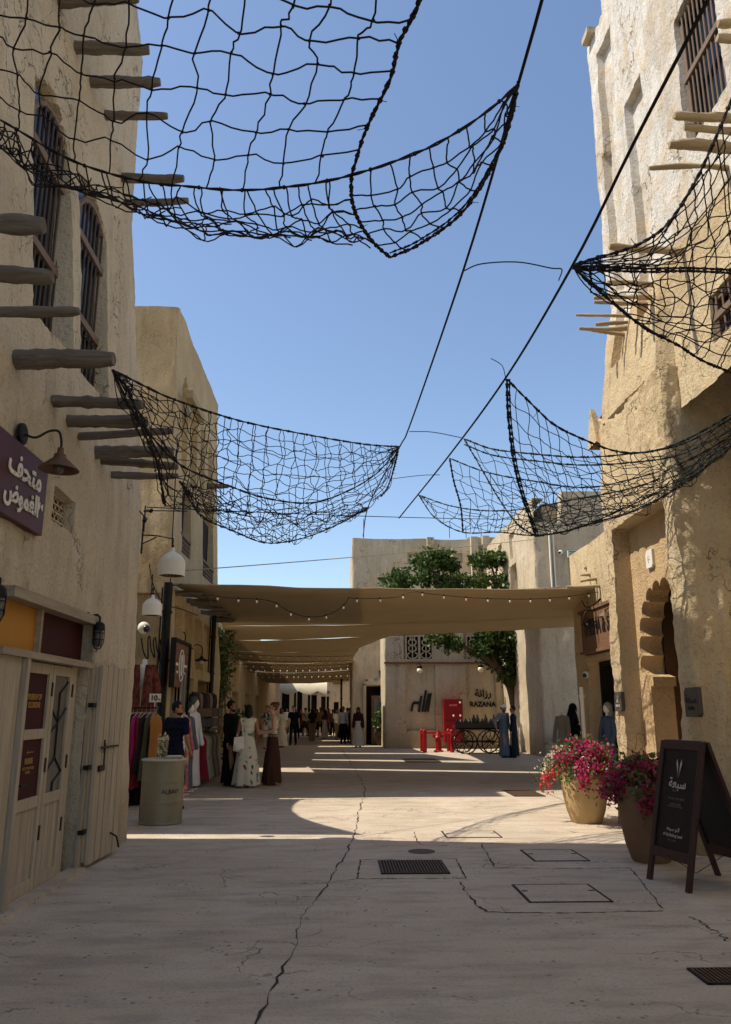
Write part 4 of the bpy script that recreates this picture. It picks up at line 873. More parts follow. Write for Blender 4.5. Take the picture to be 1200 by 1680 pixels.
net('biggest and nearest net, filling the top left of the sky above the museum wall',
    [([(-60, -180, 3.3), (150, -210, 3.1), (400, -210, 2.95), (705, -120, 2.9)], thick, [(-60, -180, 3.3), (-110, 0, 4.3), (-90, 145, 5.3)], e1, 13, 8, dict(sag=.0, jit=.07, seed=1)),
     (thick, low1, [(-90, 145, 5.3), (-95, 160, 5.4), (-90, 175, 5.5)], e2, 22, 5, dict(sag=.12, jit=.15, seed=2)),
     (thick, [(x, y - 14, Y + .25) for x, y, Y in low1[:-1]] + [low1[-1]], [(-90, 145, 5.3), (-90, 160, 5.6), (-90, 161, 5.75)], e2, 18, 5, dict(sag=.2, jit=.17, seed=3)),
     (thick2, low2, e2, [(850, 140, 4.33), (849, 141, 4.33), (850, 140, 4.33)], 9, 6, dict(sag=.1, jit=.16, seed=4))],
    [(thick + thick2[1:], 1.0), (e1, 1.15), (e2, 1.15), (low2, 1.1), ([(x, y - 7, Y) for x, y, Y in low2], .7)], r=.0058, loc=(400, 200, 4.6), rr=.0105)
tA = [(185, 607, 7.0), (215, 622, 7.2), (290, 657, 7.9), (400, 692, 9.2), (520, 716, 10.4), (600, 729, 11.2), (655, 733, 11.8)]
mA = [(185, 607, 7.0), (215, 670, 7.2), (252, 720, 7.6), (300, 765, 8.2), (375, 797, 9.2), (440, 818, 9.9), (510, 825, 10.5), (570, 806, 11.0), (620, 775, 11.5), (655, 733, 11.8)]
lA = [(185, 607, 7.0), (215, 680, 7.1), (255, 750, 7.4), (272, 830, 7.9), (330, 822, 8.6), (400, 838, 9.4), (480, 850, 10.2), (560, 838, 11), (630, 812, 11.6), (655, 733, 11.8)]
pt = lambda p: [p, (p[0] + .3, p[1] + .3, p[2]), p]
net('net strung from a museum log beam to the left overhead rope',
    [(tA, mA, pt(tA[0]), pt(tA[-1]), 24, 8, dict(sag=.0, jit=.11, seed=5)), (mA, lA, pt(tA[0]), pt(tA[-1]), 24, 4, dict(sag=.05, jit=.16, seed=6)), (tA, lA, pt(tA[0]), pt(tA[-1]), 20, 9, dict(sag=.5, jit=.12, seed=16))],
    [(tA, 1.1), (mA, 1.0), ([(185, 607, 7.0), (212, 640, 7.0), (232, 700, 7.1), (255, 750, 7.4), (262, 780, 7.6), (272, 830, 7.9)], 1.0), ([(655, 733, 11.8), (648, 765, 11.75), (636, 800, 11.65), (625, 815, 11.6)], .9)], r=.0051, loc=(430, 740, 9.5), rr=.012)
tB = [(295, 790, 9.2), (360, 826, 10.2), (430, 850, 11.5), (500, 852, 12.8), (560, 843, 14), (605, 832, 15.2)]
bB = [(295, 790, 9.2), (330, 845, 9.8), (385, 872, 10.8), (440, 891, 11.6), (500, 882, 12.9), (560, 858, 14.2), (605, 832, 15.2)]
net('lower net behind it, drooping lowest just above the left end of the shade sail',
    [(tB, bB, pt(tB[0]), pt(tB[-1]), 24, 5, dict(sag=.0, jit=.12, seed=7)), ([(295, 780, 9.2), (400, 800, 11), (500, 820, 13), (605, 832, 15.2)], bB, pt(tB[0]), pt(tB[-1]), 22, 7, dict(sag=.2, jit=.12, seed=8))], [(bB, 1.0), ([(605, 832, 15.2), (595, 840, 15), (560, 850, 14.3)], .8)], r=.0051, loc=(440, 850, 12), rr=.0115)
tC = [(940, 436, 6.5), (975, 424, 6.5), (1020, 412, 6.45), (1065, 392, 6.35), (1100, 362, 6.2), (1140, 300, 6.0), (1175, 225, 5.8), (1200, 165, 5.7), (1240, 60, 5.5)]
mC = [(940, 436, 6.5), (985, 438, 6.55), (1060, 441, 6.6), (1140, 440, 6.7), (1250, 446, 6.8)]
bC = [(940, 436, 6.5), (965, 462, 6.6), (1010, 500, 6.8), (1060, 540, 7.0), (1110, 565, 7.1), (1160, 595, 7.2), (1250, 630, 7.4)]
net('net spread across the white tower at the right edge of the photo',
    [(tC, mC, pt(tC[0]), [(1240, 60, 5.5), (1280, 250, 6.2), (1250, 446, 6.8)], 10, 9, dict(sag=.1, jit=.14, seed=9)), (mC, bC, pt(tC[0]), [(1250, 446, 6.8), (1270, 540, 7.1), (1250, 630, 7.4)], 10, 6, dict(sag=.1, jit=.14, seed=10)),
     (tC, bC, pt(tC[0]), [(1240, 60, 5.5), (1300, 350, 7), (1250, 630, 7.4)], 9, 7, dict(sag=.5, jit=.15, seed=11))],
    [(tC, 1.35), (mC, 1.1), ([(x, y + 5, Y) for x, y, Y in mC], 1.1), (bC, 1.2), ([(1185, 250, 6), (1130, 320, 6.4), (1080, 400, 6.7), (1030, 480, 7.0)], .7)], r=.0062, loc=(1060, 450, 6.7), rr=.0115)
tD = [(832, 622, 9.0), (870, 660, 9.1), (910, 697, 9.2), (960, 722, 9.3), (1010, 740, 9.3), (1060, 742, 9.3), (1110, 728, 9.2), (1160, 703, 9.0), (1230, 660, 8.7)]
eD = [(832, 622, 9.0), (834, 680, 9.15), (842, 750, 9.35), (856, 810, 9.5), (880, 880, 9.7)]
bD = [(880, 880, 9.7), (930, 871, 9.8), (985, 855, 9.8), (1050, 835, 9.7), (1110, 800, 9.5), (1160, 765, 9.2), (1240, 700, 8.8)]
tE = [(762, 720, 11.6), (810, 737, 11.2), (880, 745, 10.7), (950, 750, 10.3), (1030, 745, 10), (1120, 728, 9.6), (1235, 668, 9)]
eE = [(762, 720, 11.6), (785, 760, 11.3), (820, 820, 10.8), (850, 860, 10.2), (880, 880, 9.7)]
tF = [(738, 752, 12.2), (800, 775, 11.8), (880, 790, 11.3), (960, 800, 10.8), (1040, 785, 10.2), (1130, 755, 9.6), (1240, 690, 9)]
bF = [(760, 874, 12.6), (800, 872, 12), (840, 874, 11.2), (880, 880, 10.4), (960, 868, 10), (1060, 832, 9.8), (1150, 775, 9.4), (1240, 700, 9)]
eF = [(738, 752, 12.2), (745, 790, 12.3), (756, 830, 12.5), (760, 874, 12.6)]
er = [(1230, 660, 8.7), (1245, 680, 8.8), (1240, 700, 8.8)]
net('tall cornered net on the right with its high peak on the rope',
    [(tD, bD, eD, er, 20, 9, dict(sag=.1, jit=.12, seed=12)), (tE, bD, eE, er, 20, 7, dict(sag=.2, jit=.16, seed=13))],
    [(tD, 1.2), (eD, 1.4), ([(x + 4, y, Y) for x, y, Y in eD], .9), (bD, 1.0), (tE, 1.1), (eE, 1.0), ([(x, y + 9 + .02 * (x - 760), Y) for x, y, Y in tE], 1.0)], 'netg', r=.0051, loc=(980, 780, 9.5), rr=.012)
tG = [(687, 812, 14.2), (740, 830, 13.5), (800, 838, 12.8), (860, 835, 12), (940, 820, 11), (1040, 800, 10.2), (1140, 762, 9.6)]
bG = [(687, 812, 14.2), (715, 850, 13.9), (760, 873, 13.2), (820, 873, 12.4), (880, 878, 11.4), (960, 862, 10.6), (1140, 780, 9.6)]
net('smaller net under it, with its low left point nearest the middle of the street',
    [(tF, bF, eF, [(1240, 690, 9), (1242, 695, 9), (1240, 700, 9)], 24, 7, dict(sag=.1, jit=.12, seed=14)), (tG, bG, pt(tG[0]), [(1140, 762, 9.6), (1141, 770, 9.6), (1140, 780, 9.6)], 20, 4, dict(sag=.05, jit=.15, seed=15))],
    [(tF, 1.0), (eF, 1.2), (bG, 1.0), (tG, 1.0)], 'netg', r=.0051, loc=(850, 830, 12), rr=.0115)
# ------------------------------------------------------------------ lamps
def cage_lantern(label, X, px, py):
    p = atx(px, py, X + .12) - Vector((.12, 0, 0)); t = thing('wall_lantern', label, 'lantern', p, 0, 'black caged bulkhead lanterns beside the timber doors')
    MB().lathe([(.06, 0), (.06, .025), (.035, .03)], n=16, M=Matrix.Rotation(math.pi / 2, 3, 'Y')).build('wall_plate', M_['iron'], t)
    MB().tube([(.02, 0, 0), (.07, 0, .02), (.12, 0, .03), (.15, 0, 0), (.15, 0, -.06)], .013, 8).build('arm', M_['iron'], t)
    MB().lathe([(.03, 0), (.055, -.02), (.062, -.06), (.062, -.085)], (.15, 0, -.05), 16).build('cap', M_['iron'], t)
    MB().lathe([(.045, -.13), (.05, -.2), (.042, -.29), (.01, -.32)], (.15, 0, 0), 14).build('glass', M_['glass'], t, sm=True)
    c = MB()
    for k in range(6):
        a = k * math.pi / 3; c.tube([(.15 + .06 * math.cos(a), .06 * math.sin(a), -.13), (.15 + .06 * math.cos(a), .06 * math.sin(a), -.27), (.15 + .03 * math.cos(a), .03 * math.sin(a), -.335), (.15, 0, -.345)], .0045, 4)
    for z in (-.17, -.24): c.tube([(.15 + .061 * math.cos(a), .061 * math.sin(a), z) for a in np.linspace(0, 2 * math.pi, 15)], .0045, 4)
    c.build('cage', M_['iron'], t); return t
cage_lantern('caged lantern on the museum wall right of the timber doors', -2.76, 160, 1013)
cage_lantern('caged lantern cut by the left edge of the photo above the amber pane', -2.76, -6, 950)
p = atx(34, 712, -2.76); t = thing('gooseneck_lamp', 'rusty conical gooseneck lamp above the maroon museum sign', 'wall lamp', p)
MB().lathe([(.095, 0), (.095, .03), (.07, .04)], n=18, M=Matrix.Rotation(math.pi / 2, 3, 'Y')).build('wall_plate', M_['iron'], t)
MB().tube(catmull([(.03, 0, .0), (.12, .03, -.02), (.22, .06, .05), (.3, .07, .05), (.33, .07, -.05), (.33, .07, -.12)], 24), .011, 8).build('arm', M_['iron'], t)
MB().lathe([(.025, 0), (.03, -.05), (.05, -.06), (.055, -.09), (.165, -.19), (.17, -.2), (.16, -.198), (.05, -.1)], (.33, .07, -.1), 22, cap=False).build('shade', M_['rust'], t, ang=40)
MB().ball((.33, .07, -.28), .045, .045, .06).build('bulb', M_['glass'], t, sm=True)
def bell(label, px, py, Y, wallx, by, s=1.0):
    p = at(px, py, Y); t = thing('bell_lamp', label, 'lamp', p, 0, 'white bell lamps hung from iron brackets')
    MB().lathe([(.03, .27), (.035, .22), (.05, .205), (.12, .165), (.175, .10), (.185, .06), (.185, -.13), (.178, -.13), (.17, .05)], n=28, cap=False).build('shade', M_['white'], t, ang=40)
    MB().lathe([(.005, -.08), (.176, -.08), (.178, -.118), (.17, -.12), (.16, -.09)], n=24, cap=False).build('rim_inside', M_['rust'], t)
    MB().tube([(0, 0, .26), (0, 0, .36)], .008).ball((0, 0, .3), .02, n=8, m=5).build('hanger', M_['iron'], t)
    dx = wallx - p.x; b = MB(); b.tube([(dx, by - Y, .47), (dx * .5, (by - Y) * .5, .45), (0, 0, .40), (0, 0, .34)], .011); b.tube([(dx, by - Y, .34), (dx * .55, (by - Y) * .55, .43)], .009); b.tube([(dx, by - Y, .2), (dx, by - Y, .75)], .014); b.build('bracket', M_['iron'], t)
bell('nearer white bell lamp, hanging in front of the black pole top', 282, 930, 11.0, -2.80, 11.08)
bell('farther white bell lamp, half hidden behind the museum corner', 250, 999, 15.4, -3.75, 15.85)
def curl_lamp(label, px, py, Y):
    p = at(px, py, Y); t = thing('curl_arm_lamp', label, 'wall lamp', p, 0, 'curled arm lamps on the balcony building')
    MB().tube(catmull([(-.45, 0, .1), (-.3, 0, .12), (-.26, 0, .3), (-.12, 0, .38), (-.0, 0, .3), (0, 0, .1)], 24), .013).build('arm', M_['iron'], t)
    MB().lathe([(.03, .1), (.05, .06), (.2, .0), (.19, -.005)], n=18, cap=False).build('shade', M_['iron'], t)
    MB().ball((0, 0, -.03), .05).build('bulb', M_['bulb'], t)
curl_lamp('curled arm lamp with dark shade, left one above the clothes rail', 303, 1064, 17.3)
curl_lamp('curled arm lamp with dark shade, right one nearer the slim pole', 331, 1084, 19.3)
def dome(label, px, py, Y, rx):
    p = at(px, py, Y); t = thing('security_camera', label, 'camera', p); MB().ball((0, 0, 0), .085, .07, .085).build('housing', M_['white'], t, sm=True); MB().ball((rx * .04, -.025, -.015), .055).build('lens', M_['dglass'], t, sm=True)
dome('white dome camera at the edge of the museum wall below the bell lamp', 236, 1030, 11.3, 1.2)
dome('small white dome camera high on the grey block beside the exit sign', 920, 906, 29.1, -1)
dome('small white camera on the shop pilaster under the brown sign', 962, 1107, 19.2, -1)
for lab, px, py in (('round white bulb lamp above the slanted black logo on the shaded wall', 689, 1100), ('round white bulb lamp above the RAZANA lettering', 789, 1098)):
    p = at(px, py, 35.6); t = thing('globe_lamp', lab, 'lamp', p, 0, 'globe lamps on the cable tray'); MB().ball((0, 0, 0), .13).build('globe', M_['bulb'], t, sm=True); MB().tube([(0, .25, .35), (0, .05, .33), (0, 0, .1)], .02).lathe([(.1, .08), (.12, .18), (.05, .24)], n=12).build('bracket', M_['iron'], t)
p = at(626, 1106, 39.45); t = thing('wall_lantern', 'small black wall lantern above the side doorway', 'lantern', p); MB().lathe([(.03, .25), (.12, .15), (.1, .1)], n=8).lathe([(.09, .1), (.07, -.18), (.03, -.2)], n=6).build('body', M_['iron'], t)
p = at(617, 1115, 39.5); t = thing('door_plate', 'small blue plate over the side doorway', 'sign', p); MB().box((0, 0, 0), (.2, .03, .13)).build('plate', simple('blue_plate', '5e8797', .4), t)
p = at(602, 1116, 39.5); t = thing('door_plate', 'small dark plate over the side doorway', 'sign', p); MB().box((0, 0, 0), (.14, .03, .09)).build('plate', M_['bwood'], t)
# corner hardware
p = Vector((-2.80, 11.05, 4.35)); t = thing('cable_bracket', 'iron eye bracket tying the cables to the museum wall corner', 'bracket', p)
MB().tube([(0, 0, .03), (.1, 0, .03)], .02).tube([(.02, 0, .1), (.02, 0, -.28)], .012).ball((.1, 0, .03), .035, n=8, m=6).ball((.02, 0, -.12), .035, n=8, m=5).build('eye_bolt', M_['iron'], t)
MB().tube([(.1, 0, .03), (.6, .1, .05)], .008).build('rod', M_['iron'], t)
cable('hanging_wire', 'dark wire drooping down the end of the balcony building behind the bell lamp', [at(245, 925, 15.7), at(252, 960, 15.6), at(270, 990, 15.6), at(300, 1000, 16.2), at(325, 1010, 17)], .01, 'wire')
cable('drain_wire', 'thin vertical cable down the front of the balcony building', [(-3.42, 15.86, 7.2), (-3.4, 15.84, 5), (-3.36, 15.82, 3.2)], .012, 'wire')
# ------------------------------------------------------------------ string lights
bulb_me = MB().ball((0, 0, -.045), .032, .032, .042, n=8, m=6).mesh('bulb', sm=True)
sock_me = MB().lathe([(.018, -.02), (.02, .03)], n=6).mesh('socket')
def stringlight(label, pts, nb, r=.007, sc=1.0):
    C = catmull(pts, 60); c0 = C[0].copy(); t = thing('string_lights', label, 'string lights', c0, 0, 'festoon strings under the sails')
    MB().tube([p - c0 for p in C], r, 4).build('wire', M_['iron'], t)
    for k in range(nb):
        q = C[int(60 * (k + .5) / nb)] - c0
        o = link('bulb', bulb_me, M_['bulb'], t); o.location = q + Vector((0, 0, -.02)); o.scale = (sc,) * 3
        if sc < 1.0: o = link('socket', sock_me, M_['iron'], t); o.location = q; o.scale = (sc,) * 3
stringlight('festoon along the front left of the nearest sail', [at(x, y + 2, Y) for x, y, Y in ((345, 974, 16.2), (375, 979, 16.3), (410, 980, 16.4), (447, 985, 16.5), (475, 1001, 16.7), (505, 1010, 16.9), (540, 1006, 17), (565, 990, 17), (573, 978, 17))], 8, sc=.72)
stringlight('festoon along the front right of the nearest sail', [at(x, y + 3, Y) for x, y, Y in ((573, 978, 17.0), (600, 979, 17.1), (650, 977, 17.2), (678, 968, 17.2), (712, 972, 17.3), (780, 978, 17.5), (860, 980, 17.7), (920, 977, 17.9), (985, 968, 18.1))], 12, sc=.72)
for i, (y0, y1, Y, nb, s_) in enumerate(((1073, 1080, 31.0, 14, .10), (1082, 1087, 33, 15, .12), (1091, 1093, 35.5, 16, .12), (1098, 1099, 38, 18, .12), (1104, 1105, 41, 20, .10), (1111, 1111, 44.5, 22, .08), (1117, 1118, 49, 26, .08))):
    names = ['first row of passage bulbs, nearest and highest', 'second row of passage bulbs', 'third row of passage bulbs, mid passage', 'fourth row of passage bulbs', 'fifth row of passage bulbs', 'sixth row of passage bulbs, low over the crowd', 'last and lowest row of passage bulbs']
    stringlight(names[i] + ' under the tan sails', sagc(at(356, y0 - 4, Y), at(578, y1 - 4, Y + .5), s_), nb, sc=.8 + .07 * i)
cable('festoon_cable', 'looped dark cable festooned on the balcony building beside the museum corner', [at(x, y, 15.75) for x, y in ((232, 1046), (236, 1070), (243, 1080), (243, 1050), (246, 1044), (248, 1065), (254, 1078), (252, 1052), (255, 1046), (258, 1066), (262, 1081), (261, 1056), (263, 1050), (268, 1083))], .014, 'cable', n=120)
# ------------------------------------------------------------------ signs and lettering
t = thing('museum_sign', 'maroon wall sign with white Arabic lettering and two arrows on the museum wall', 'sign', (-2.72, 6.2, 3.5))
MB().span((-2.78, 5.2, 3.15), (-2.70, 7.11, 3.81)).build('board', M_['maroon'], t, world=True, bevel=.004)
text('\uFED2\uFEA4\uFE98\uFEE3', .29, (-2.692, 6.60, 3.60), '+X', M_['cream'], t, bold=.006, sx=.95)
text('\uFEBD\uFEEE\uFEE4\uFED0\uFEDF\uFE8D', .245, (-2.692, 6.58, 3.36), '+X', M_['cream'], t, bold=.006, sx=.9)
a = MB()
for y in (6.98, 7.05): a.prism([(y, 3.36), (y - .05, 3.395), (y, 3.43)], -2.70, -2.693, 'X')
a.build('arrow', M_['cream'], t, world=True)
p = at(255, 1145, 14.9); t = thing('price_sign', 'small white price card reading 10 above the clothes rail', 'sign', p)
MB().box((0, 0, 0), (.21, .01, .15)).build('card', M_['white'], t); MB().tube([(0, 0, -.07), (0, 0, -.2)], .008).build('clip', M_['white'], t)
text('10', .13, (p.x - .02, p.y - .008, p.z - .005), '-Y', M_['maroong'], t, bold=.004); text('.00', .045, (p.x + .07, p.y - .008, p.z - .03), '-Y', M_['maroong'], t)
# hanging wooden shop sign with oval emblem
q = [atx(283, 1090, -3.12), atx(308, 1090, -3.12)]; zc = atx(296, 1092, -3.12).z
t = thing('shop_sign', 'brown plank shop sign with pale oval emblem beside the thick black pole', 'sign', (-3.12, (q[0].y + q[1].y) / 2, zc))
for k in range(5): MB().span((-3.15, q[0].y, zc - .42 + k * .17), (-3.11, q[1].y, zc - .26 + k * .17)).build('plank', M_['bwood'], t, world=True)
yc_ = (q[0].y + q[1].y) / 2
e = MB(); e.tube([(-3.095, yc_ + .22 * math.cos(a), zc + .30 * math.sin(a)) for a in np.linspace(0, 2 * math.pi, 25)], .014, 5); e.tube([(-3.095, yc_, zc - .2), (-3.095, yc_, zc + .2)], .02, 5)
for s_ in (-1, 1): e.span((-3.10, yc_ + s_ * .30 - .04, zc - .02), (-3.09, yc_ + s_ * .30 + .25 * s_, zc + .03)); e.span((-3.10, yc_ + s_ * .30 - .04, zc - .16), (-3.09, yc_ + s_ * .30 + .18 * s_, zc - .12))
e.build('emblem', M_['cream'], t, world=True)
f = MB(); f.span((-3.16, q[0].y - .05, zc + .43), (-3.06, q[1].y + .05, zc + .48)); f.span((-3.16, q[0].y - .05, zc - .44), (-3.06, q[0].y, zc + .43)); f.span((-3.16, q[1].y, zc - .44), (-3.06, q[1].y + .05, zc + .43)); f.build('frame', M_['iron'], t, world=True)
# brown sign board of the right shop
t = thing('shop_sign', 'wide brown wooden sign board over the right shop doorway', 'sign', (XS - .05, 18.0, 3.4))
MB().span((XS - .12, 16.2, 2.98), (XS - .04, 19.2, 3.88)).build('board', M_['bwood'], t, world=True)
f = MB(); f.span((XS - .16, 16.1, 3.88), (XS - .03, 19.3, 3.95)); f.span((XS - .16, 16.1, 2.91), (XS - .03, 19.3, 2.98)); f.build('moulding', M_['bwood'], t, world=True)
text('SHISHA & SPICES', .52, (XS - .125, 17.6, 3.48), '-X', M_['blackp'], t, bold=.02, sx=.7)
# wall plaques
def plaque(label, px, py, X, w, h, kind):
    p = atx(px, py, X); t = thing('wall_plaque', label, 'plaque', p, 0, 'plaques on the portal'); pts = []
    ww, hh = w / 2, h / 2; MB().prism([(-ww, -hh + .04), (-ww + .04, -hh), (ww, -hh), (ww, hh - .05), (ww - .05, hh), (-ww, hh)], -.03, .03, 'X').build('plate', kind, t, bevel=.004)
    return t, p
slate = simple('slate_plaque', '4c4438', .6)
t, p = plaque('dark slate plaque on the left pier of the archway', 1017, 1151, 4.17, .30, .28, slate)
for k in range(3): text(('\u0641\u0646', 'ART', 'GALLERY')[k] if k else '\uFEE6\uFED3', .09 if k == 0 else .045, (p.x - .032, p.y, p.z + .06 - k * .06), '-X', M_['cream'], t, ext=.001)
t, p = plaque('rounded dark slate plaque on the right pier of the archway', 1138, 1152, 4.17, .36, .34, slate)
text('\uFE94\uFECC\uFE92\uFEB3', .14, (p.x - .032, p.y, p.z + .03), '-X', M_['blackp'], t, ext=.002); text('SABAA', .06, (p.x - .032, p.y, p.z - .07), '-X', M_['blackp'], t, ext=.002)
t, p = plaque('pale square plaque above the scalloped archway', 1068, 917, 4.46, .24, .26, M_['cream'])
text('(-', .12, (p.x - .032, p.y, p.z), '-X', slate, t, ext=.001)
p = at(945, 909, 29.1); t = thing('exit_sign', 'small green and white exit sign high on the grey block', 'sign', p); MB().box((0, 0, 0), (.62, .08, .26)).build('case', M_['cream'], t)
MB().box((-.12, -.05, 0), (.3, .02, .2)).build('panel', simple('exit_green', '2c7a4a', .5), t); text('EXIT', .16, (p.x - .12, p.y - .065, p.z), '-Y', M_['white'], t)
# ------------------------------------------------------------------ A-board
P1 = atz(1068, 1443); P2 = atz(1128, 1464); PB = atz(1198, 1456)
def aboard():
    d = (P2 - P1); w = d.length; rz = math.atan2(d.y, d.x); c = (P1 + P2) / 2
    t = thing('sandwich_board', 'dark wooden folding signboard with black chalk face standing before the portal', 'signboard', c, rz)
    Hh = 1.32; ty = .30
    def lean(s):                                                              # leg in local yz, front or back
        return lambda z: (.0 + ty * z / Hh) if s == 0 else (.78 - (.78 - ty - .04) * z / Hh)
    for s in (0, 1):
        L = lean(s); fr = MB()
        for sx in (-1, 1):
            x = sx * (w / 2 + .02)
            m_ = MB(); vs = []
            for z in (0, Hh):
                for dx in (-.03, .03):
                    for dy in (-.02, .02): vs.append((x + dx, L(z) + dy, z))
            m_.add(vs, [(0, 1, 3, 2), (4, 6, 7, 5), (0, 4, 5, 1), (2, 3, 7, 6), (0, 2, 6, 4), (1, 5, 7, 3)]); m_.build('leg', M_['dwood'], t, bevel=.004)
        for z in (.27, Hh - .04):
            ang = math.atan2(ty, Hh) * (1 if s == 0 else -1)
            MB().box((0, L(z), z), (w, .035, .09), rot=Matrix.Rotation(-ang, 3, 'X')).build('crossbar', M_['dwood'], t, bevel=.003)
        ang = math.atan2(L(Hh) - L(0), Hh); zc = (.27 + Hh - .04) / 2
        MB().box((0, L(zc) + .005, zc), (w + .0, .012, Hh - .36), rot=Matrix.Rotation(-ang, 3, 'X')).build('panel', simple('chalkboard', '0d0c0c', .4, var=.2, bmp=0), t)
    # printing on the front panel
    ang = math.atan2(ty, Hh); Rm = Matrix.Rotation(-ang, 4, 'X')
    def pr(s_, size, x, z, m, bold=0):
        me = text_mesh(s_, size, .0008, 'CENTER', bold); L = lean(0)
        me.transform(Matrix.Translation((x, L(z) - .012, z)) @ Rm @ Matrix(((1, 0, 0, 0), (0, 0, -1, 0), (0, 1, 0, 0), (0, 0, 0, 1)))); link('lettering', me, m, t)
    wh = simple('chalk_white', 'bdb8ae', .8, bmp=0); gr_ = simple('chalk_grey', '6f6a64', .8, bmp=0); L = lean(0)
    g = MB()
    for s_ in (-1, 1): g.add([(s_ * .012, L(1.02) - .012, 1.02), (s_ * .0, L(.97) - .012, .965), (s_ * .045, L(1.1) - .012, 1.105), (s_ * .035, L(1.14) - .012, 1.15), (s_ * .014, L(1.08) - .012, 1.09)], [(0, 1, 2, 3, 4)])
    g.build('emblem', wh, t)
    pr('\uFE94\uFECC\uFE92\uFEB3', .13, .0, .915, wh, .002); pr('Sabaa', .028, -.04, .85, gr_); pr('WE DON\u2019T JUST SERVE', .026, 0, .775, gr_); pr('SCAN TO ORDER\nFOLLOW US FOR MORE', .022, 0, .715, gr_)
    pr('\uFEEA\uFECC\uFE92\uFEB3 \uFEEE\uFEE8\uFEDF\uFE8D', .055, 0, .50, wh); pr('of Saj Baking Land', .042, 0, .445, wh); pr('CAFE \u2022 BAKERY', .02, 0, .40, gr_)
    MB().tube([(-.0, .02, .27), (.02, .3, .10), (.0, .7, .27)], .004, 4).build('chain', M_['iron'], t)
aboard()
# ------------------------------------------------------------------ oil drum
p = atz(261, 1352); p = Vector((p.x, p.y + .1, 0)); h = .9; r0 = .315
t = thing('oil_drum', 'olive grey steel drum used as a stand in front of the clothes rail', 'drum', p)
pr = [(r0 * .96, .0), (r0 * 1.0, .012), (r0 * .985, .03)]
for z in np.linspace(.05, h - .06, 40): pr.append((r0 * (.98 + .022 * math.exp(-((z - .31) / .014) ** 2) + .022 * math.exp(-((z - .60) / .014) ** 2) + .003 * math.sin(z * 120) * (z > .63 or z < .28)), z))
pr += [(r0 * .985, h - .03), (r0 * 1.0, h - .012)]
MB().lathe(pr, n=48).build('body', M_['drum'], t, ang=40)
MB().lathe([(r0 * 1.02, h - .012), (r0 * 1.05, h - .004), (r0 * 1.05, h + .01), (r0 * 1.0, h + .016)], n=48).build('lid', simple('worn_lid', 'b9b4a6', .5, .2, var=.2), t, ang=40)
me = text_mesh('ALBAIT', .085, .001, 'CENTER', .0)
for v in me.vertices:
    a = -.95 + v.co.x / r0 * -1 * -1; v.co = Vector((math.sin(a + 1.55) * (r0 * 1.002 + v.co.z), -math.cos(a + 1.55) * (r0 * 1.002 + v.co.z), .46 + v.co.y))
link('lettering', me, M_['blackp'], t)
me = MB().box((0, 0, 0), (.001, .001, .001)).mesh(); b = MB()
for a in np.linspace(-1.25, -1.12, 4)[:-1]: b.add([(math.sin(a) * r0 * 1.004, -math.cos(a) * r0 * 1.004, .07), (math.sin(a + .043) * r0 * 1.004, -math.cos(a + .043) * r0 * 1.004, .07), (math.sin(a + .043) * r0 * 1.004, -math.cos(a + .043) * r0 * 1.004, .25), (math.sin(a) * r0 * 1.004, -math.cos(a) * r0 * 1.004, .25)], [(0, 1, 2, 3)])
b.build('black_label', M_['blackp'], t)
t = thing('leaflet_holder', 'small upright holder with printed leaflets and a sprig standing on the drum', 'holder', p + Vector((-.02, -.05, h + .016)))
MB().box((.0, 0, .16), (.15, .02, .32), rot=Matrix.Rotation(.08, 3, 'Y')).build('leaflet', patterned('leaflet_print', 'b9b193', ['4f5036', '7a7350'], 26, .5), t)
MB().box((-.07, .03, .17), (.03, .05, .34)).box((0, 0, .01), (.2, .1, .02)).build('stand', M_['wood'], t)
sp = MB()
for k in range(14): a = random.uniform(0, 6); q_ = Vector((random.uniform(-.05, .05), -.02, .24 + random.uniform(-.05, .14))); sp.add([q_, q_ + Vector((.03 * math.cos(a), -.02, .03 * math.sin(a))), q_ + Vector((.05 * math.cos(a + .4), -.02, .05 * math.sin(a + .4)))], [(0, 1, 2)])
sp.build('sprig', M_['petal3'], t)
t = thing('tray', 'flat pale tray with papers lying on the right of the drum lid', 'tray', p + Vector((.17, -.12, h + .016))); MB().box((0, 0, .02), (.26, .16, .035)).build('base', M_['wood_y'], t, bevel=.004); MB().box((.01, -.02, .043), (.2, .12, .01)).build('papers', M_['cream'], t)
# ------------------------------------------------------------------ pots with bougainvillea
def leafcloud(pts_n, size, m, name, parent, seed, fold=.3, up=.3, world=True):
    rs = np.random.RandomState(seed); n = len(pts_n); C = np.array(pts_n)
    d = rs.normal(size=(n, 3)); d[:, 2] += up; d /= np.linalg.norm(d, axis=1)[:, None]
    a = np.cross(d, rs.normal(size=(n, 3))); a /= np.linalg.norm(a, axis=1)[:, None]; nn = np.cross(d, a)
    s = size * rs.uniform(.65, 1.25, (n, 1)); V = np.stack([C, C + d * s * .5 + a * s * .33 + nn * s * fold * .3, C + d * s, C + d * s * .5 - a * s * .33 + nn * s * fold * .3], 1).reshape(-1, 3)
    Q = np.arange(n * 4).reshape(n, 4)
    if world and parent is not None:
        M = MW.get(parent.name)
    o = link(name, fastmesh(name, V, Q, sm=False), m, parent, world=world); o['kind'] = 'stuff'; return o
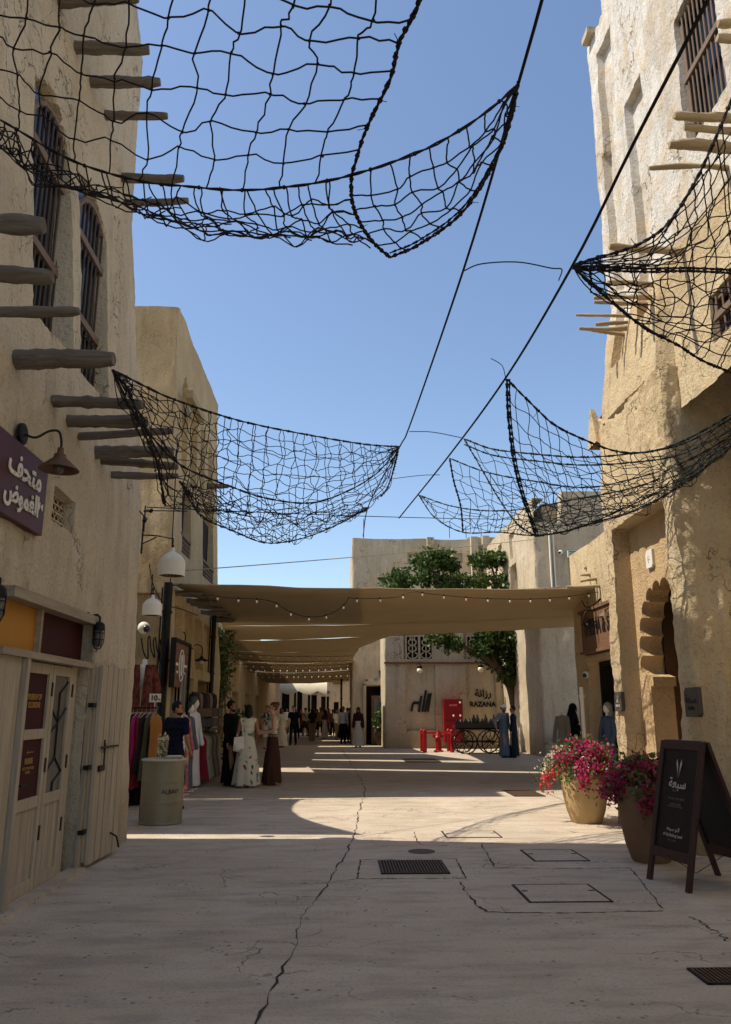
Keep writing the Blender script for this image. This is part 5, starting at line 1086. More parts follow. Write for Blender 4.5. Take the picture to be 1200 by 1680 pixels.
def planter(label, base, r, h, m, spread, fl, seed, dim=1.0):
    t = thing('flower_pot', label, 'flower pot', base, 0, 'tall clay pots of bougainvillea by the portal'); rs = np.random.RandomState(seed)
    pr = [(r * .62, 0), (r * .66, .02), (r * .82, h * .22), (r * .95, h * .5), (r * 1.0, h * .75), (r * .98, h * .93), (r * 1.0, h * .96), (r * 1.02, h), (r * .93, h), (r * .9, h * .93)]
    MB().lathe(pr, n=40).build('pot', m, t, ang=50)
    MB().lathe([(r * .9, h * .93), (.01, h * .95)], n=20).build('soil', M_['bark'], t)
    stems = MB(); leaves = []; fls = {'petal': [], 'petal2': [], 'petal3': []}; c = Vector((0, 0, h * .95))
    for k in range(54):
        az = rs.uniform(0, 2 * math.pi); el = rs.uniform(.15, 1.4); L = spread * rs.uniform(.45, 1.0); d = Vector((math.cos(az) * math.cos(el), math.sin(az) * math.cos(el), math.sin(el)))
        P = [c + d * L * u + Vector((0, 0, -1)) * (.55 * (u * L) ** 2 / spread) + Vector(rs.normal(size=3)) * .015 for u in np.linspace(0, 1.1, 8)]
        stems.tube(P, [.008 * (1 - .8 * u) for u in np.linspace(0, 1, 8)], 4)
        for q_ in P[2:]:
            for _ in range(22): leaves.append(q_ + Vector(rs.normal(size=3)) * .075)
        if rs.rand() < fl:
            kind = 'petal3' if (seed == 5 and d.x < -.55 and d.z > .3 and rs.rand() < .6) else ('petal2' if (seed == 5 and d.x < -.6 and d.z < .35) else 'petal')
            for q_ in P[-4:]:
                cc = q_ + Vector(rs.normal(size=3)) * .04
                for _ in range(48): fls[kind].append(cc + Vector(rs.normal(size=3)) * .05)
    stems.build('stem', M_['bark'], t); 
    leafcloud(leaves, .055, M_['leaf2'], 'foliage', t, seed, world=False)
    for k, v in fls.items():
        if v: leafcloud(v, .05, M_[k], 'blossom', t, seed + 1, fold=.9, world=False)
    return t
b1 = atz(970, 1352); b2 = atz(1072, 1418)
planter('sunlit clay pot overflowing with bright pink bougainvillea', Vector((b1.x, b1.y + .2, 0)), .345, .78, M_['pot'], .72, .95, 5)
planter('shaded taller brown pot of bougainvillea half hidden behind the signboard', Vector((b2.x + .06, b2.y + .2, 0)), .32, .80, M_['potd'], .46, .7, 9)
# ------------------------------------------------------------------ ficus tree by the lettered wall
def tree():
    base = atz(858, 1232); base = Vector((base.x, 34.2, 0)); t = thing('ficus_tree', 'leaning dark leafed tree whose crown rises through the sails beside the lettered wall', 'tree', base)
    def Pp(px, py, y): return at(px, py, y)
    tr_ = MB(); trunk = [base, Pp(850, 1190, 34.2), Pp(842, 1140, 34), Pp(832, 1115, 33.8), Pp(815, 1095, 33.5)]
    tr_.tube(catmull(trunk, 18), list(np.linspace(.24, .17, 19)), 9)
    br = [[trunk[-1], Pp(790, 1075, 33.3), Pp(760, 1060, 33), Pp(735, 1048, 32.8), Pp(712, 1045, 32.6)], [trunk[-2], Pp(850, 1090, 33.8), Pp(860, 1060, 34)], [trunk[-1], Pp(800, 1060, 33.6), Pp(780, 1010, 33.8), Pp(735, 960, 34), Pp(700, 930, 34.2)], [Pp(800, 1060, 33.6), Pp(810, 1000, 34), Pp(812, 950, 34.3), Pp(805, 925, 34.4)], [Pp(735, 960, 34), Pp(712, 940, 34)]]
    for B in br: tr_.tube(catmull(B, 12), list(np.linspace(.12, .04, 13)), 7)
    tr_.build('trunk', M_['bark'], t, world=True, sm=True)
    rs = np.random.RandomState(4); P = []
    blobs = [(700, 925, 34.2, 1.0, .42), (655, 955, 34, .85, .32), (715, 912, 34.3, .8, .3), (735, 928, 34.4, .5, .3), (680, 945, 34, 1.0, .35), (800, 915, 34.5, .85, .24), (822, 922, 34.6, .6, .2), (790, 925, 34.5, .5, .25), (755, 957, 34.1, .9, .3), (800, 955, 34.2, 1.0, .3), (835, 957, 34.3, .5, .22), (720, 957, 34, .7, .25),
             (720, 1048, 32.7, .55, .28), (745, 1058, 32.8, .4, .25), (800, 1050, 33.6, .7, .5), (835, 1055, 33.8, .9, .6), (860, 1068, 34, .65, .55), (820, 1078, 33.8, .75, .5), (845, 1095, 33.7, .65, .45), (840, 1110, 33.7, .5, .35), (815, 1045, 33.5, .8, .5), (868, 1045, 34, .4, .4), (830, 1035, 33.8, 1.0, .4), (870, 1085, 34, .45, .35), (785, 1068, 33.3, .4, .25)]
    for px, py, y, rx, rz_ in blobs:
        c = at(px, py, y)
        for _ in range(int(34 * (rx * rz_) ** .5 * 2.2)):
            d = rs.normal(size=3); d /= np.linalg.norm(d); r_ = rs.uniform(.35, 1.0) ** .6; cc = c + Vector((d[0] * rx * r_, d[1] * rx * .8 * r_, d[2] * rz_ * r_))
            for _ in range(15): P.append(cc + Vector(rs.normal(size=3)) * .085)
    leafcloud(P, .19, M_['leaf'], 'crown', t, 8, fold=.5, up=.5)
tree()
def shrub(label, px, py, y, h, w, seed, dens=900, m='leaf2'):
    c = at(px, py, y); t = thing('leafy_shrub', label, 'shrub', (c.x, c.y, 0)); rs = np.random.RandomState(seed); P = []; st = MB()
    for k in range(14):
        e = Vector((c.x + rs.normal() * w * .5, c.y + rs.normal() * w * .5, rs.uniform(h * .55, h))); st.tube(catmull([(c.x, c.y, 0), (c.x + rs.normal() * .1, c.y, e.z * .5), tuple(e)], 6), .02, 4)
        for _ in range(dens // 14): P.append(e + Vector((rs.normal() * w * .3, rs.normal() * w * .3, rs.normal() * h * .13)))
    st.build('stem', M_['bark'], t, world=True); leafcloud(P, .13, M_[m], 'foliage', t, seed)
shrub('leafy green climber behind the slim black pole at the passage mouth', 361, 1065, 25.0, 3.9, .3, 3, 1600)
shrub('small bright green potted plant behind the three chatting people', 388, 1190, 21.5, 1.35, .3, 4, 500)
p = at(618, 1222, 38.9); shrub('little dark plant beside the side doorway', 622, 1200, 38.6, 1.5, .2, 6, 300)
# ------------------------------------------------------------------ hydrant, rail, cabinet, cart
y_h = 33.0; c = at(720, 1233, y_h)
t = thing('fire_hydrant', 'short red fire hydrant inside the red guard rail', 'fire hydrant', (c.x, y_h, 0))
MB().lathe([(.20, 0), (.20, .05), (.13, .07), (.12, .12), (.12, .5), (.17, .53), (.17, .57), (.14, .6), (.13, .68), (.06, .76), (.05, .82), (.02, .84)], n=18).build('barrel', M_['red'], t, ang=40)
for s_ in (-1, 1): MB().tube([(0, 0, .62), (s_ * .2, 0, .62)], .055, 10).tube([(s_ * .18, 0, .62), (s_ * .24, 0, .62)], .075, 8).build('outlet_cap', M_['red'], t)
xa, xb = at(697, 1233, 32.6).x, at(742, 1233, 32.6).x
t = thing('guard_rail', 'red tubular guard rail around the hydrant', 'guard rail', ((xa + xb) / 2, 32.8, 0)); zt_ = at(705, 1199, 32.6).z
for x in (xa, xb):
    for y in (32.5, 33.5): MB().tube([(x, y, 0), (x, y, zt_)], .085, 12).lathe([(.09, 0), (.06, .05), (.01, .07)], (x, y, zt_), 12).build('post', M_['red'], t, world=True)
for y in (33.5,): MB().tube([(xa, y, zt_ - .1), (xb, y, zt_ - .1)], .045, 8).build('crossbar', M_['red'], t, world=True)
for x in (xa, xb): MB().tube([(x, 32.5, zt_ - .1), (x, 33.5, zt_ - .1)], .045, 8).build('crossbar', M_['red'], t, world=True)
a = at(727, 1147, 35.5); b_ = at(760, 1219, 35.5)
t = thing('fire_cabinet', 'tall red metal fire hose cabinet against the wall between the two painted logos', 'cabinet', ((a.x + b_.x) / 2, 35.6, 0))
MB().span((a.x, 35.3, b_.z), (b_.x, 35.82, a.z)).build('body', M_['red'], t, world=True, bevel=.01)
m_ = (a.z * .52 + b_.z * .48)
MB().span((a.x + .03, 35.27, m_ + .02), (b_.x - .03, 35.30, a.z - .04)).build('door', M_['red'], t, world=True, bevel=.004); MB().span((a.x + .03, 35.27, b_.z + .04), (b_.x - .03, 35.30, m_ - .02)).build('door', M_['red'], t, world=True, bevel=.004)
for x, z in ((.5, .62), (.86, .62), (.86, .92), (.5, .12)): MB().ball((a.x + (b_.x - a.x) * x, 35.25, b_.z + (a.z - b_.z) * z), .045, n=8, m=5).build('knob', M_['cream'], t, world=True)
MB().span((a.x + .25, 35.26, a.z - .3), (b_.x - .25, 35.275, a.z - .22)).build('label_strip', simple('pale_red', 'd86a60', .5), t, world=True)
def cart():
    c = at(790, 1240, 31.6); t = thing('vendor_cart', 'old wooden display cart on spoked wheels below the RAZANA lettering', 'cart', (c.x, 31.8, 0)); w = 1.75
    MB().box((0, 0, 1.0), (w * 1.15, .9, .09)).box((0, -.45, 1.07), (w * 1.15, .05, .14)).build('tray', M_['dwood'], t)
    fr = MB()
    for y in (-.35, .35): fr.tube([(-w / 2, y, .92), (w / 2, y, .92)], .03); fr.tube([(-w * .42, y, .92), (-w * .3, y, .45), (w * .3, y, .45), (w * .42, y, .92)], .022)
    fr.tube([(-w * .3, -.35, .45), (-w * .3, .35, .45)], .03).tube([(w * .3, -.35, .45), (w * .3, .35, .45)], .03); fr.build('frame', M_['iron'], t)
    for x in (-.62, .42):
        for y in (-.48, .48):
            wb_ = MB(); R_ = .43; wb_.tube([(x + R_ * math.cos(a), y, R_ + R_ * math.sin(a)) for a in np.linspace(0, 2 * math.pi, 29)], .028, 6)
            wh_ = wb_.build('wheel', M_['iron'], t); sp_ = MB()
            for k in range(10): a = k * math.pi / 5; sp_.tube([(x, y, R_), (x + R_ * math.cos(a), y, R_ + R_ * math.sin(a))], .012, 4)
            sp_.ball((x, y, R_), .06, n=8, m=5); sp_.build('spokes', M_['iron'], wh_)
    jar = simple('dark_jar', '2f2a22', .3); bottle = MB().lathe([(.07, 0), (.085, .03), (.085, .17), (.05, .23), (.035, .26), (.035, .3)], n=10).mesh('bottle', ang=40)
    for k in range(12):
        x = -.9 + k * .16; big = 1.35 if k in (4, 5, 7, 9) else .85
        o = link('bottle', bottle, jar, None); o.location = (c.x + x, 31.5 + .12 * (k % 2), 1.046); o.scale = (1, 1, big)
        pos = ['at the left end of the cart tray', 'second from the left end of the cart', 'third from the left end of the cart', 'left of the tall bottles on the cart', 'first tall one left of the cart centre', 'second tall one left of the cart centre', 'short one at the middle of the cart', 'tall one right of the cart centre', 'short one right of the cart centre', 'last tall one toward the men', 'second from the right end of the cart', 'at the right end of the cart by the men'][k]
        tag(o, 'dark jar ' + pos, 'jar', 'jars on the vendor cart')
cart()
# ------------------------------------------------------------------ people
def remeshed(mb, voxel, name='body'):
    me = mb.mesh('tmp'); o = bpy.data.objects.new('tmp', me); COL.objects.link(o)
    md = o.modifiers.new('r', 'REMESH'); md.mode = 'VOXEL'; md.voxel_size = voxel; md.use_smooth_shade = True
    sm_ = o.modifiers.new('s', 'SMOOTH'); sm_.factor = .5; sm_.iterations = 2
    dg = bpy.context.evaluated_depsgraph_get(); r = bpy.data.meshes.new_from_object(o.evaluated_get(dg)); bpy.data.objects.remove(o); bpy.data.meshes.remove(me); r.materials.clear(); r.name = name; return r
def limb_pts(root, tgt, l1, l2, hint):
    root = Vector(root); tgt = Vector(tgt); d = tgt - root; L = min(d.length, (l1 + l2) * .995); dn = d.normalized(); tgt = root + dn * L
    a = (l1 * l1 - l2 * l2 + L * L) / (2 * L); h = math.sqrt(max(l1 * l1 - a * a, 0)); hn = Vector(hint); hn = (hn - dn * hn.dot(dn)).normalized(); return root + dn * a + hn * h, tgt
def person(label, pos, face, H=1.72, top='e8e4dc', bottom='222222', shoes=None, hair='hair', skin='skin', kind='m', sleeve='short', lower='trousers', arms=((.0, 0, 0), (0, 0, 0)), stride=0.0, lod=.02, topmat=None, botmat=None, hairlen=0, beard=False, hat=None, turn=0.0, skirt_w=.24, long_top=0.0, bag=None, bun=False, robe=False):
    t = thing('person', label, 'person', (pos[0], pos[1], 0), face, None); k = H / 1.75; near = lod <= .014; S_ = Vector
    wS = (.19 if kind == 'm' else .165); wH = .085
    hipz = .92; shz = 1.43; foot = [(-.09, -stride * .28, .08), (.09, stride * .28, .08)]; hip = [(-wH, 0, hipz), (wH, 0, hipz)]
    B = MB(); n = 12; legs = []
    for i in (0, 1):
        kn, an = limb_pts(hip[i], (foot[i][0], foot[i][1], foot[i][2]), .44, .42, (0, -1, 0)); legs.append((kn, an))
        B.capsule(hip[i], kn, .082, .055, n); B.capsule(kn, an, .056, .036, n); B.capsule(an + S_((0, .03, -.04)), an + S_((0, -.14, -.055)), .034, .026, 8)
    tw = .135 if kind == 'm' else .12
    for z, rx, ry in ((.95, .155, .11), (1.03, .145, .10), (1.12, .13 if kind == 'm' else .115, .095), (1.22, .145, .10), (1.32, .165 if kind == 'm' else .145, .11), (1.41, .15, .09)): B.ball((0, 0, z), rx, ry, .09, 14, 8)
    B.capsule((-wS * .8, 0, shz - .01), (wS * .8, 0, shz - .01), .062, .062, n); B.capsule((0, .005, 1.42), (0, -.01, 1.53), .055, .05, n)
    if kind == 'f':
        for s in (-1, 1): B.ball((s * .06, -.075, 1.29), .055, .05, .055, 10, 6)
    hands = []; arm_c = []
    for i, s in enumerate((-1, 1)):
        sh_ = S_((s * wS, 0, shz)); off = S_(arms[i]); tg = S_((s * (wS + .06), -.03, .80)) + off
        el, wr = limb_pts(sh_, tg, .29, .26, (s * .35, .9, -.2)); arm_c.append((sh_, el, wr)); B.capsule(sh_, el, .05, .037, n); B.capsule(el, wr, .038, .025, n)
        d = (wr - el).normalized(); side = d.cross(S_((0, -1, 0.2))); side = side.normalized() if side.length > .1 else S_((1, 0, 0)); pn = d.cross(side)
        B.capsule(wr, wr + d * .07, .027, .032, 8)
        if near:
            for f_, ln in ((-1.5, .062), (-.5, .074), (.5, .07), (1.5, .056)):
                b0 = wr + d * .085 + side * f_ * .017; b1_ = b0 + d * ln * .5 + pn * .006; B.capsule(b0, b1_, .0105, .0095, 6); B.capsule(b1_, b1_ + (d * .8 - pn * .5).normalized() * ln * .5, .0095, .0085, 6)
            B.capsule(wr + d * .03 + side * .025, wr + d * .08 + side * .05, .012, .010, 6)
        else: B.capsule(wr + d * .07, wr + d * .15 - pn * .02, .028, .018, 8)
    Hd = Matrix.Rotation(turn, 3, 'Z'); hc = S_((0, -.015, 1.635))
    def hp(x, y, z): return hc + Hd @ S_((x, y, z))
    B.ball(hc + Hd @ S_((0, .01, .02)), .078, .093, .10, 16, 10); B.ball(hp(0, -.02, -.055), .056, .07, .06, 12, 8); B.ball(hp(0, -.098, -.01), .014, .02, .022, 8, 6); B.ball(hp(0, -.085, -.058), .024, .012, .01, 8, 5)
    for s in (-1, 1): B.ball(hp(s * .08, .01, -.005), .012, .02, .03, 8, 6)
    def fin(mb, name, m, vox=None, mesh=None):
        me = mesh or remeshed(mb, vox or lod); me.transform(Matrix.Scale(k, 4)); return link(name, me, m, t)
    fin(B, 'body', M_[skin])
    if near:
        e = MB()
        for s in (-1, 1): e.ball(hp(s * .032, -.078, .012), .013, .012, .008, 8, 5)
        fin(e, 'eyes', M_['hair'], mesh=e.mesh('eyes', sm=True))
    # hair
    hm = MB(); hm.ball(hc + Hd @ S_((0, .022, .035)), .088, .098, .105, 16, 10)
    hv = hm.mesh('hair', sm=True)
    bm = bmesh.new(); bm.from_mesh(hv); bmesh.ops.delete(bm, geom=[v for v in bm.verts if (Hd.inverted() @ (v.co - hc)).y < -.045 and (v.co - hc).z < .065 or (v.co - hc).z < -.06], context='VERTS'); bm.to_mesh(hv); bm.free()
    if hat != 'scarf':
        fin(None, 'hair', M_[hair], mesh=hv)
        if hairlen:
            h2 = MB(); h2.capsule(hp(0, .06, .02), hp(0, .09, -hairlen), .075, .055, 12); h2.capsule(hp(-.05, .03, .0), hp(-.06, .05, -hairlen * .8), .045, .035, 10); h2.capsule(hp(.05, .03, .0), hp(.06, .05, -hairlen * .8), .045, .035, 10); fin(h2, 'hair', M_[hair], .02)
        if bun: h2 = MB(); h2.ball(hp(0, .10, .09), .05); fin(h2, 'hair', M_[hair], mesh=h2.mesh('hair', sm=True))
    if beard: h2 = MB(); h2.ball(hp(0, -.025, -.082), .056, .066, .04, 12, 8); fin(h2, 'beard', M_['hair'], mesh=h2.mesh('beard', sm=True))
    if hat == 'cap': h2 = MB(); h2.ball(hp(0, .01, .06), .095, .105, .075, 14, 8); h2.box(hp(0, -.11, .05), (.13, .08, .012)); fin(h2, 'hat', cloth('e2ddd2'), mesh=h2.mesh('hat', sm=True))
    if hat == 'brim': h2 = MB(); h2.lathe([(.17, .05), (.1, .055), (.09, .14), (.03, .16)], hp(0, 0, 0), 16); fin(h2, 'hat', cloth('191717'), mesh=h2.mesh('hat', sm=True))
    if hat == 'scarf': h2 = MB(); h2.ball(hp(0, .02, .02), .10, .11, .125, 14, 9); h2.capsule(hp(0, .05, -.05), hp(0, .05, -.2), .10, .15, 12); fin(h2, 'headscarf', topmat or cloth(top), .02)
    # top
    T = MB(); z0_ = .93 - long_top
    for z, rx, ry in ((.96, .165, .12), (1.03, .155, .112), (1.12, .145 if kind == 'm' else .125, .105), (1.22, .157, .112), (1.32, .177 if kind == 'm' else .156, .12), (1.41, .16, .10)): T.ball((0, 0, z), rx, ry, .09, 14, 8)
    if kind == 'f':
        for s in (-1, 1): T.ball((s * .06, -.08, 1.29), .06, .055, .06, 10, 6)
    T.capsule((-wS * .8, 0, shz - .01), (wS * .8, 0, shz - .01), .07, .07, n)
    for sh_, el, wr in arm_c:
        if sleeve == 'short': T.capsule(sh_, sh_.lerp(el, .62), .066, .062, n)
        if sleeve == 'long': T.capsule(sh_, el, .066, .052, n); T.capsule(el, el.lerp(wr, .93), .053, .042, n)
        if sleeve == 'wide': T.capsule(sh_, el, .07, .075, n); T.capsule(el, el.lerp(wr, .85), .075, .09, n)
    fin(T, 'shirt', topmat or cloth(top), max(lod, .014))
    # lower garment
    m2 = botmat or cloth(bottom)
    if lower in ('skirt', 'robe', 'dress'):
        zt0 = {'skirt': 1.08, 'robe': 1.40, 'dress': 1.15}[lower]; zb = .06; rows = 16; ns = 40; vs = []
        for j in range(rows + 1):
            v = j / rows; z = zt0 + (zb - zt0) * v; sw = skirt_w
            rx = np.interp(z, [0, .5, .9, 1.08, 1.2, 1.4], [sw, sw * .82, .175, .14 if kind == 'f' else .16, .15, .17]); ry = rx * (.72 if z > .7 else .8)
            for i in range(ns):
                a = 2 * math.pi * i / ns; fold = 1 + (.075 * v ** 1.2) * math.sin(a * 9 + 1.3 * math.sin(a * 2 + v * 2)) + .03 * v * math.sin(a * 17)
                vs.append((rx * math.cos(a) * fold, ry * math.sin(a) * fold + stride * .05 * v, z + .012 * math.sin(a * 5) * v))
        fs = [(j * ns + i, j * ns + (i + 1) % ns, (j + 1) * ns + (i + 1) % ns, (j + 1) * ns + i) for j in range(rows) for i in range(ns)]
        q_ = MB(); q_.add(vs, fs); fin(q_, 'skirt' if lower == 'skirt' else lower, m2, mesh=q_.mesh('skirt', sm=True))
    else:
        Q_ = MB(); Q_.ball((0, 0, .95), .162, .12, .11, 14, 8)
        for i in (0, 1):
            kn, an = legs[i]; hh = S_(hip[i])
            if lower == 'shorts': Q_.capsule(hh, hh.lerp(kn, .92), .098, .088, n)
            elif lower == 'wide': Q_.capsule(hh, kn, .098, .095, n); Q_.capsule(kn, an + S_((0, 0, .0)), .095, .10, n)
            else: Q_.capsule(hh, kn, .094, .07, n); Q_.capsule(kn, an + S_((0, 0, .01)), .07, .055, n)
        fin(Q_, 'shorts' if lower == 'shorts' else 'trousers', m2, max(lod, .014))
    for i in (0, 1):
        an = legs[i][1]; s_ = MB(); s_.capsule(an + S_((0, .03, -.045)), an + S_((0, -.15, -.055)), .044, .036, 10); sm2 = s_.mesh('shoe', sm=True)
        fin(None, 'shoe', cloth(shoes) if shoes else M_['sole'], mesh=sm2)
    if bag == 'tote':
        c_ = (.2, .12, .93); g = MB(); g.box(c_, (.22, .05, .27), j=.03); g.ball((.2, .13, .85), .12, .05, .10, 12, 7); fin(g, 'tote_bag', patterned('tote_canvas', 'ded9cc', ['8f8b80'], 8, .66), mesh=g.mesh('tote', ang=50)); g = MB(); g.tube([(.1, .12, 1.08), (.16, .05, 1.47), (.19, -.05, 1.3), (.24, .05, 1.08)], .012); fin(g, 'bag_strap', cloth('ded9cc'), mesh=g.mesh('strap'))
    if bag == 'cross': g = MB(); g.tube([(-.15, -.06, 1.49), (0, -.15, 1.25), (.15, -.13, 1.02)], .02); fin(g, 'bag_strap', M_['sole'], mesh=g.mesh('strap'))
    return t
def stand(px, py, y=None):
    if y is None: q = atz(px, py); return (q.x, q.y)
    q = at(px, py, y); return (q.x, y)
FL = patterned('floral_dress', 'ccc7b0', ['6f7a63', '8a2b45', '2e3a4c', '9aa38b'], 5.5, .60)
HW = patterned('leaf_shirt', 'cfc6b0', ['3d352c', '6b5b46'], 9, .5)
person('bearded man in a long black robe facing right beside the clothes rail', stand(375, 1289), R(68), 1.82, top='141316', bottom='141316', kind='m', sleeve='long', lower='robe', arms=((-.0, -.05, .0), (-.03, -.1, .03)), lod=.012, beard=True, skirt_w=.2, turn=R(15))
person('dark haired woman in a long floral dress seen from behind with a white tote bag', stand(404, 1292), R(188), 1.72, topmat=patterned('floral_bodice', 'cfcab4', ['8a8672'], 6, .64), botmat=FL, kind='f', sleeve='none', lower='dress', arms=((.05, -.12, .2), (.03, -.02, .02)), lod=.012, hairlen=.12, skirt_w=.31, bag='tote', shoes='d8d4c8', skin='skin')
person('woman with pinned up auburn hair, cream top and long brown skirt, arms crossed', stand(446, 1288), R(-80), 1.78, top='cfc4ae', bottom='4a2f24', kind='f', sleeve='none', lower='skirt', arms=((.16, -.20, .34), (-.12, -.22, .30)), lod=.012, hair='hairb', skin='skinl', bun=True, skirt_w=.27, shoes='6a4630')
person('man in a navy t-shirt standing behind the olive drum and looking away', stand(284, 1300, 14.2), R(150), 1.76, top='14192b', bottom='1c1c22', kind='m', arms=((.05, -.12, .12), (.02, 0, .02)), lod=.012, turn=R(-60), beard=True)
person('man in a patterned leaf shirt and pale shorts facing the camera', stand(437, 1229), R(12), 1.8, topmat=HW, bottom='d9d2c2', kind='m', lower='shorts', skin='skinl', stride=.25, arms=((.05, -.1, .1), (.08, -.1, .2)), turn=R(-15), hair='hairb')
person('man all in black walking towards the camera down the middle of the street', stand(481, 1223), R(-5), 1.8, top='121216', bottom='15151a', kind='m', stride=.8, arms=((0, -.15, .08), (.02, .12, .05)), turn=R(20), skin='skinl')
person('man in a white shirt and beige shorts left of the walking man in black', stand(470, 1204), R(25), 1.74, top='e2ddd3', bottom='a2937a', kind='m', lower='shorts', stride=.6, arms=((0, .1, .05), (0, -.15, .1)), turn=R(25))
person('person in a brimmed black hat and white tank top with a cross body strap', stand(501, 1207), R(-10), 1.72, top='e6e2db', bottom='3b3a33', kind='m', sleeve='none', lower='shorts', hat='brim', bag='cross', skin='skinl', stride=.4)
person('woman with long dark hair, dark top and wide taupe trousers', stand(512, 1216), R(190), 1.7, top='2a211e', bottom='8f8069', kind='f', lower='wide', hairlen=.35, stride=.3)
person('woman in a tan striped top and dark shorts beside the wide trousered woman', stand(520, 1209), R(-20), 1.66, top='b59c80', bottom='2b2522', kind='f', lower='shorts', skin='skinl', hairlen=.2, stride=.3)
person('older man in a grey shirt and blue jeans at the left behind the plant', stand(423, 1201), R(80), 1.74, top='a3a49c', bottom='2c3a4e', kind='m', hair='bulb', skin='skinl')
person('woman in a flowing pale ivory gown behind the man in the leaf shirt', stand(461, 1226), R(40), 1.7, top='d9d0b9', bottom='d9d0b9', kind='f', sleeve='long', lower='dress', skirt_w=.34, hairlen=.2)
person('woman in a short black dress walking alone right of the crowd', stand(541, 1205), R(30), 1.66, top='1b181c', bottom='1b181c', kind='f', lower='dress', skirt_w=.2, stride=.3, hairlen=.15)
person('man in a pale shirt and black trousers standing near the side doorway', stand(563, 1220), R(20), 1.78, top='ccd0d2', bottom='17171b', kind='m', sleeve='long', skin='skin')
person('person in a dark red jacket beside the man in the pale shirt', stand(574, 1218), R(-30), 1.72, top='57231f', bottom='3a2a26', kind='f', sleeve='long', lower='trousers', hat=None, hairlen=.12)
person('person in a headscarf, dark wine cape and long white skirt by the side doorway', stand(588, 1226), R(-15), 1.74, top='3c2024', bottom='cfc9bd', kind='f', sleeve='wide', lower='dress', hat='scarf', skirt_w=.27)
person('man in a long grey tunic and white cap with hand on hip beside the cart', stand(829, 1243), R(35), 1.80, top='6e7880', bottom='59636b', kind='m', sleeve='long', lower='robe', arms=((-.15, .0, .2), (-.02, -.05, .05)), hat='cap', beard=True, skirt_w=.22)
person('man in a dark slate tunic turned towards the man in grey', stand(845, 1243), R(-100), 1.76, top='23272e', bottom='262b33', kind='m', sleeve='long', lower='robe', skirt_w=.21, arms=((0, -.05, .05), (0, -.05, .1)))
person('woman in a black headscarf and robe behind the pink flowers', stand(945, 1240, 21.5), R(60), 1.78, top='131216', bottom='131216', kind='f', sleeve='wide', lower='robe', hat='scarf', skirt_w=.25, arms=((0, -.12, .2), (0, -.2, .3)))
cols = [('b7b0a2', '2b3342'), ('38302c', '1d1c20'), ('9c4a3a', '2a2a2c'), ('d9d5cb', '4b4238'), ('222a38', '8c7c62'), ('c8bfae', '1a1a1e'), ('514038', 'cfc7b6'), ('7d8b92', '222226'), ('e0dcd2', '6f6250'), ('1d1b1f', '1d1b1f'), ('bfa27c', '33302c'), ('84353d', '22201f')]
desc = ['far man in a stone shirt and navy trousers, left part of the crowd', 'far man in dark brown deep in the crowd under the added sun patch cloth', 'far person in a brick red top in the back of the crowd', 'far man in an off white shirt at the back of the crowd', 'far person in navy top and khaki trousers behind the hatted one', 'far person in a cream top near the bright white pillar', 'far woman in brown top and pale skirt in the back row', 'far man in blue grey shirt at the right of the crowd', 'far man in white shirt and tan trousers near the right pole', 'far woman all in black near the right shopfronts', 'far man in a sand coloured shirt close to the right wall', 'far woman in a wine red top between the passage poles']
for i, (px, Y) in enumerate(((440, 50), (488, 49), (494, 54), (507, 53), (514, 49), (526, 52), (533, 48), (546, 52), (552, 46), (559, 50), (570, 47), (538, 55))):
    person(desc[i], stand(px, 1190, Y), R(random.uniform(-60, 60) + (180 if i % 3 == 0 else 0)), 1.62 + .03 * (i % 6), top=cols[i][0], bottom=cols[i][1], turn=R(random.uniform(-40, 40)), arms=((random.uniform(0, .1), -random.uniform(0, .25), random.uniform(0, .3)), (0, -random.uniform(-.1, .2), random.uniform(0, .15))), kind='f' if i in (2, 6, 9, 11) else 'm', lower='dress' if i in (6, 9) else 'trousers', lod=.03, stride=.3 + .1 * (i % 3), hairlen=.2 if i in (2, 6, 9, 11) else 0, sleeve=('short', 'long')[i % 2])
# ------------------------------------------------------------------ clothes rails, garments and mannequins
def garment(label, pos, rz, w, L, m, cat='dress', neck=.12, flare=1.35, depth=.13, group='garments hung on the clothes rails', hanger=True, ztop=1.55, seed=0):
    t = thing('hanging_garment', label, cat, (pos[0], pos[1], ztop), rz, group); rs = np.random.RandomState(seed); ns = 26; rows = 12; vs = []
    for j in range(rows + 1):
        v = j / rows; z = -.03 - L * v
        wx = w * np.interp(v, [0, .05, .15, .45, 1], [.25, .8, 1, .92, flare]) / 2; wy = depth * np.interp(v, [0, .1, .5, 1], [.35, .8, .9, 1.2]) / 2
        for i in range(ns):
            a = 2 * math.pi * i / ns; f = 1 + .16 * v ** .8 * math.sin(a * 7 + seed + v * 2) + .06 * math.sin(a * 13 + seed * 2) * v; vs.append((wx * math.cos(a) * f, wy * math.sin(a) * f + .01 * math.sin(v * 7 + seed), z + .02 * math.sin(3 * a + seed) * v))
    fs = [(j * ns + i, j * ns + (i + 1) % ns, (j + 1) * ns + (i + 1) % ns, (j + 1) * ns + i) for j in range(rows) for i in range(ns)]
    q = MB(); q.add(vs, fs); q.build('cloth', m, t, sm=True)
    if hanger: MB().tube([(-w * .42, 0, -.09), (0, 0, 0), (w * .42, 0, -.09)], .009, 5).tube([(0, 0, 0), (0, 0, .06), (.025, 0, .09), (.0, 0, .115)], .004, 4).build('hanger', M_['wood'], t)
    return t
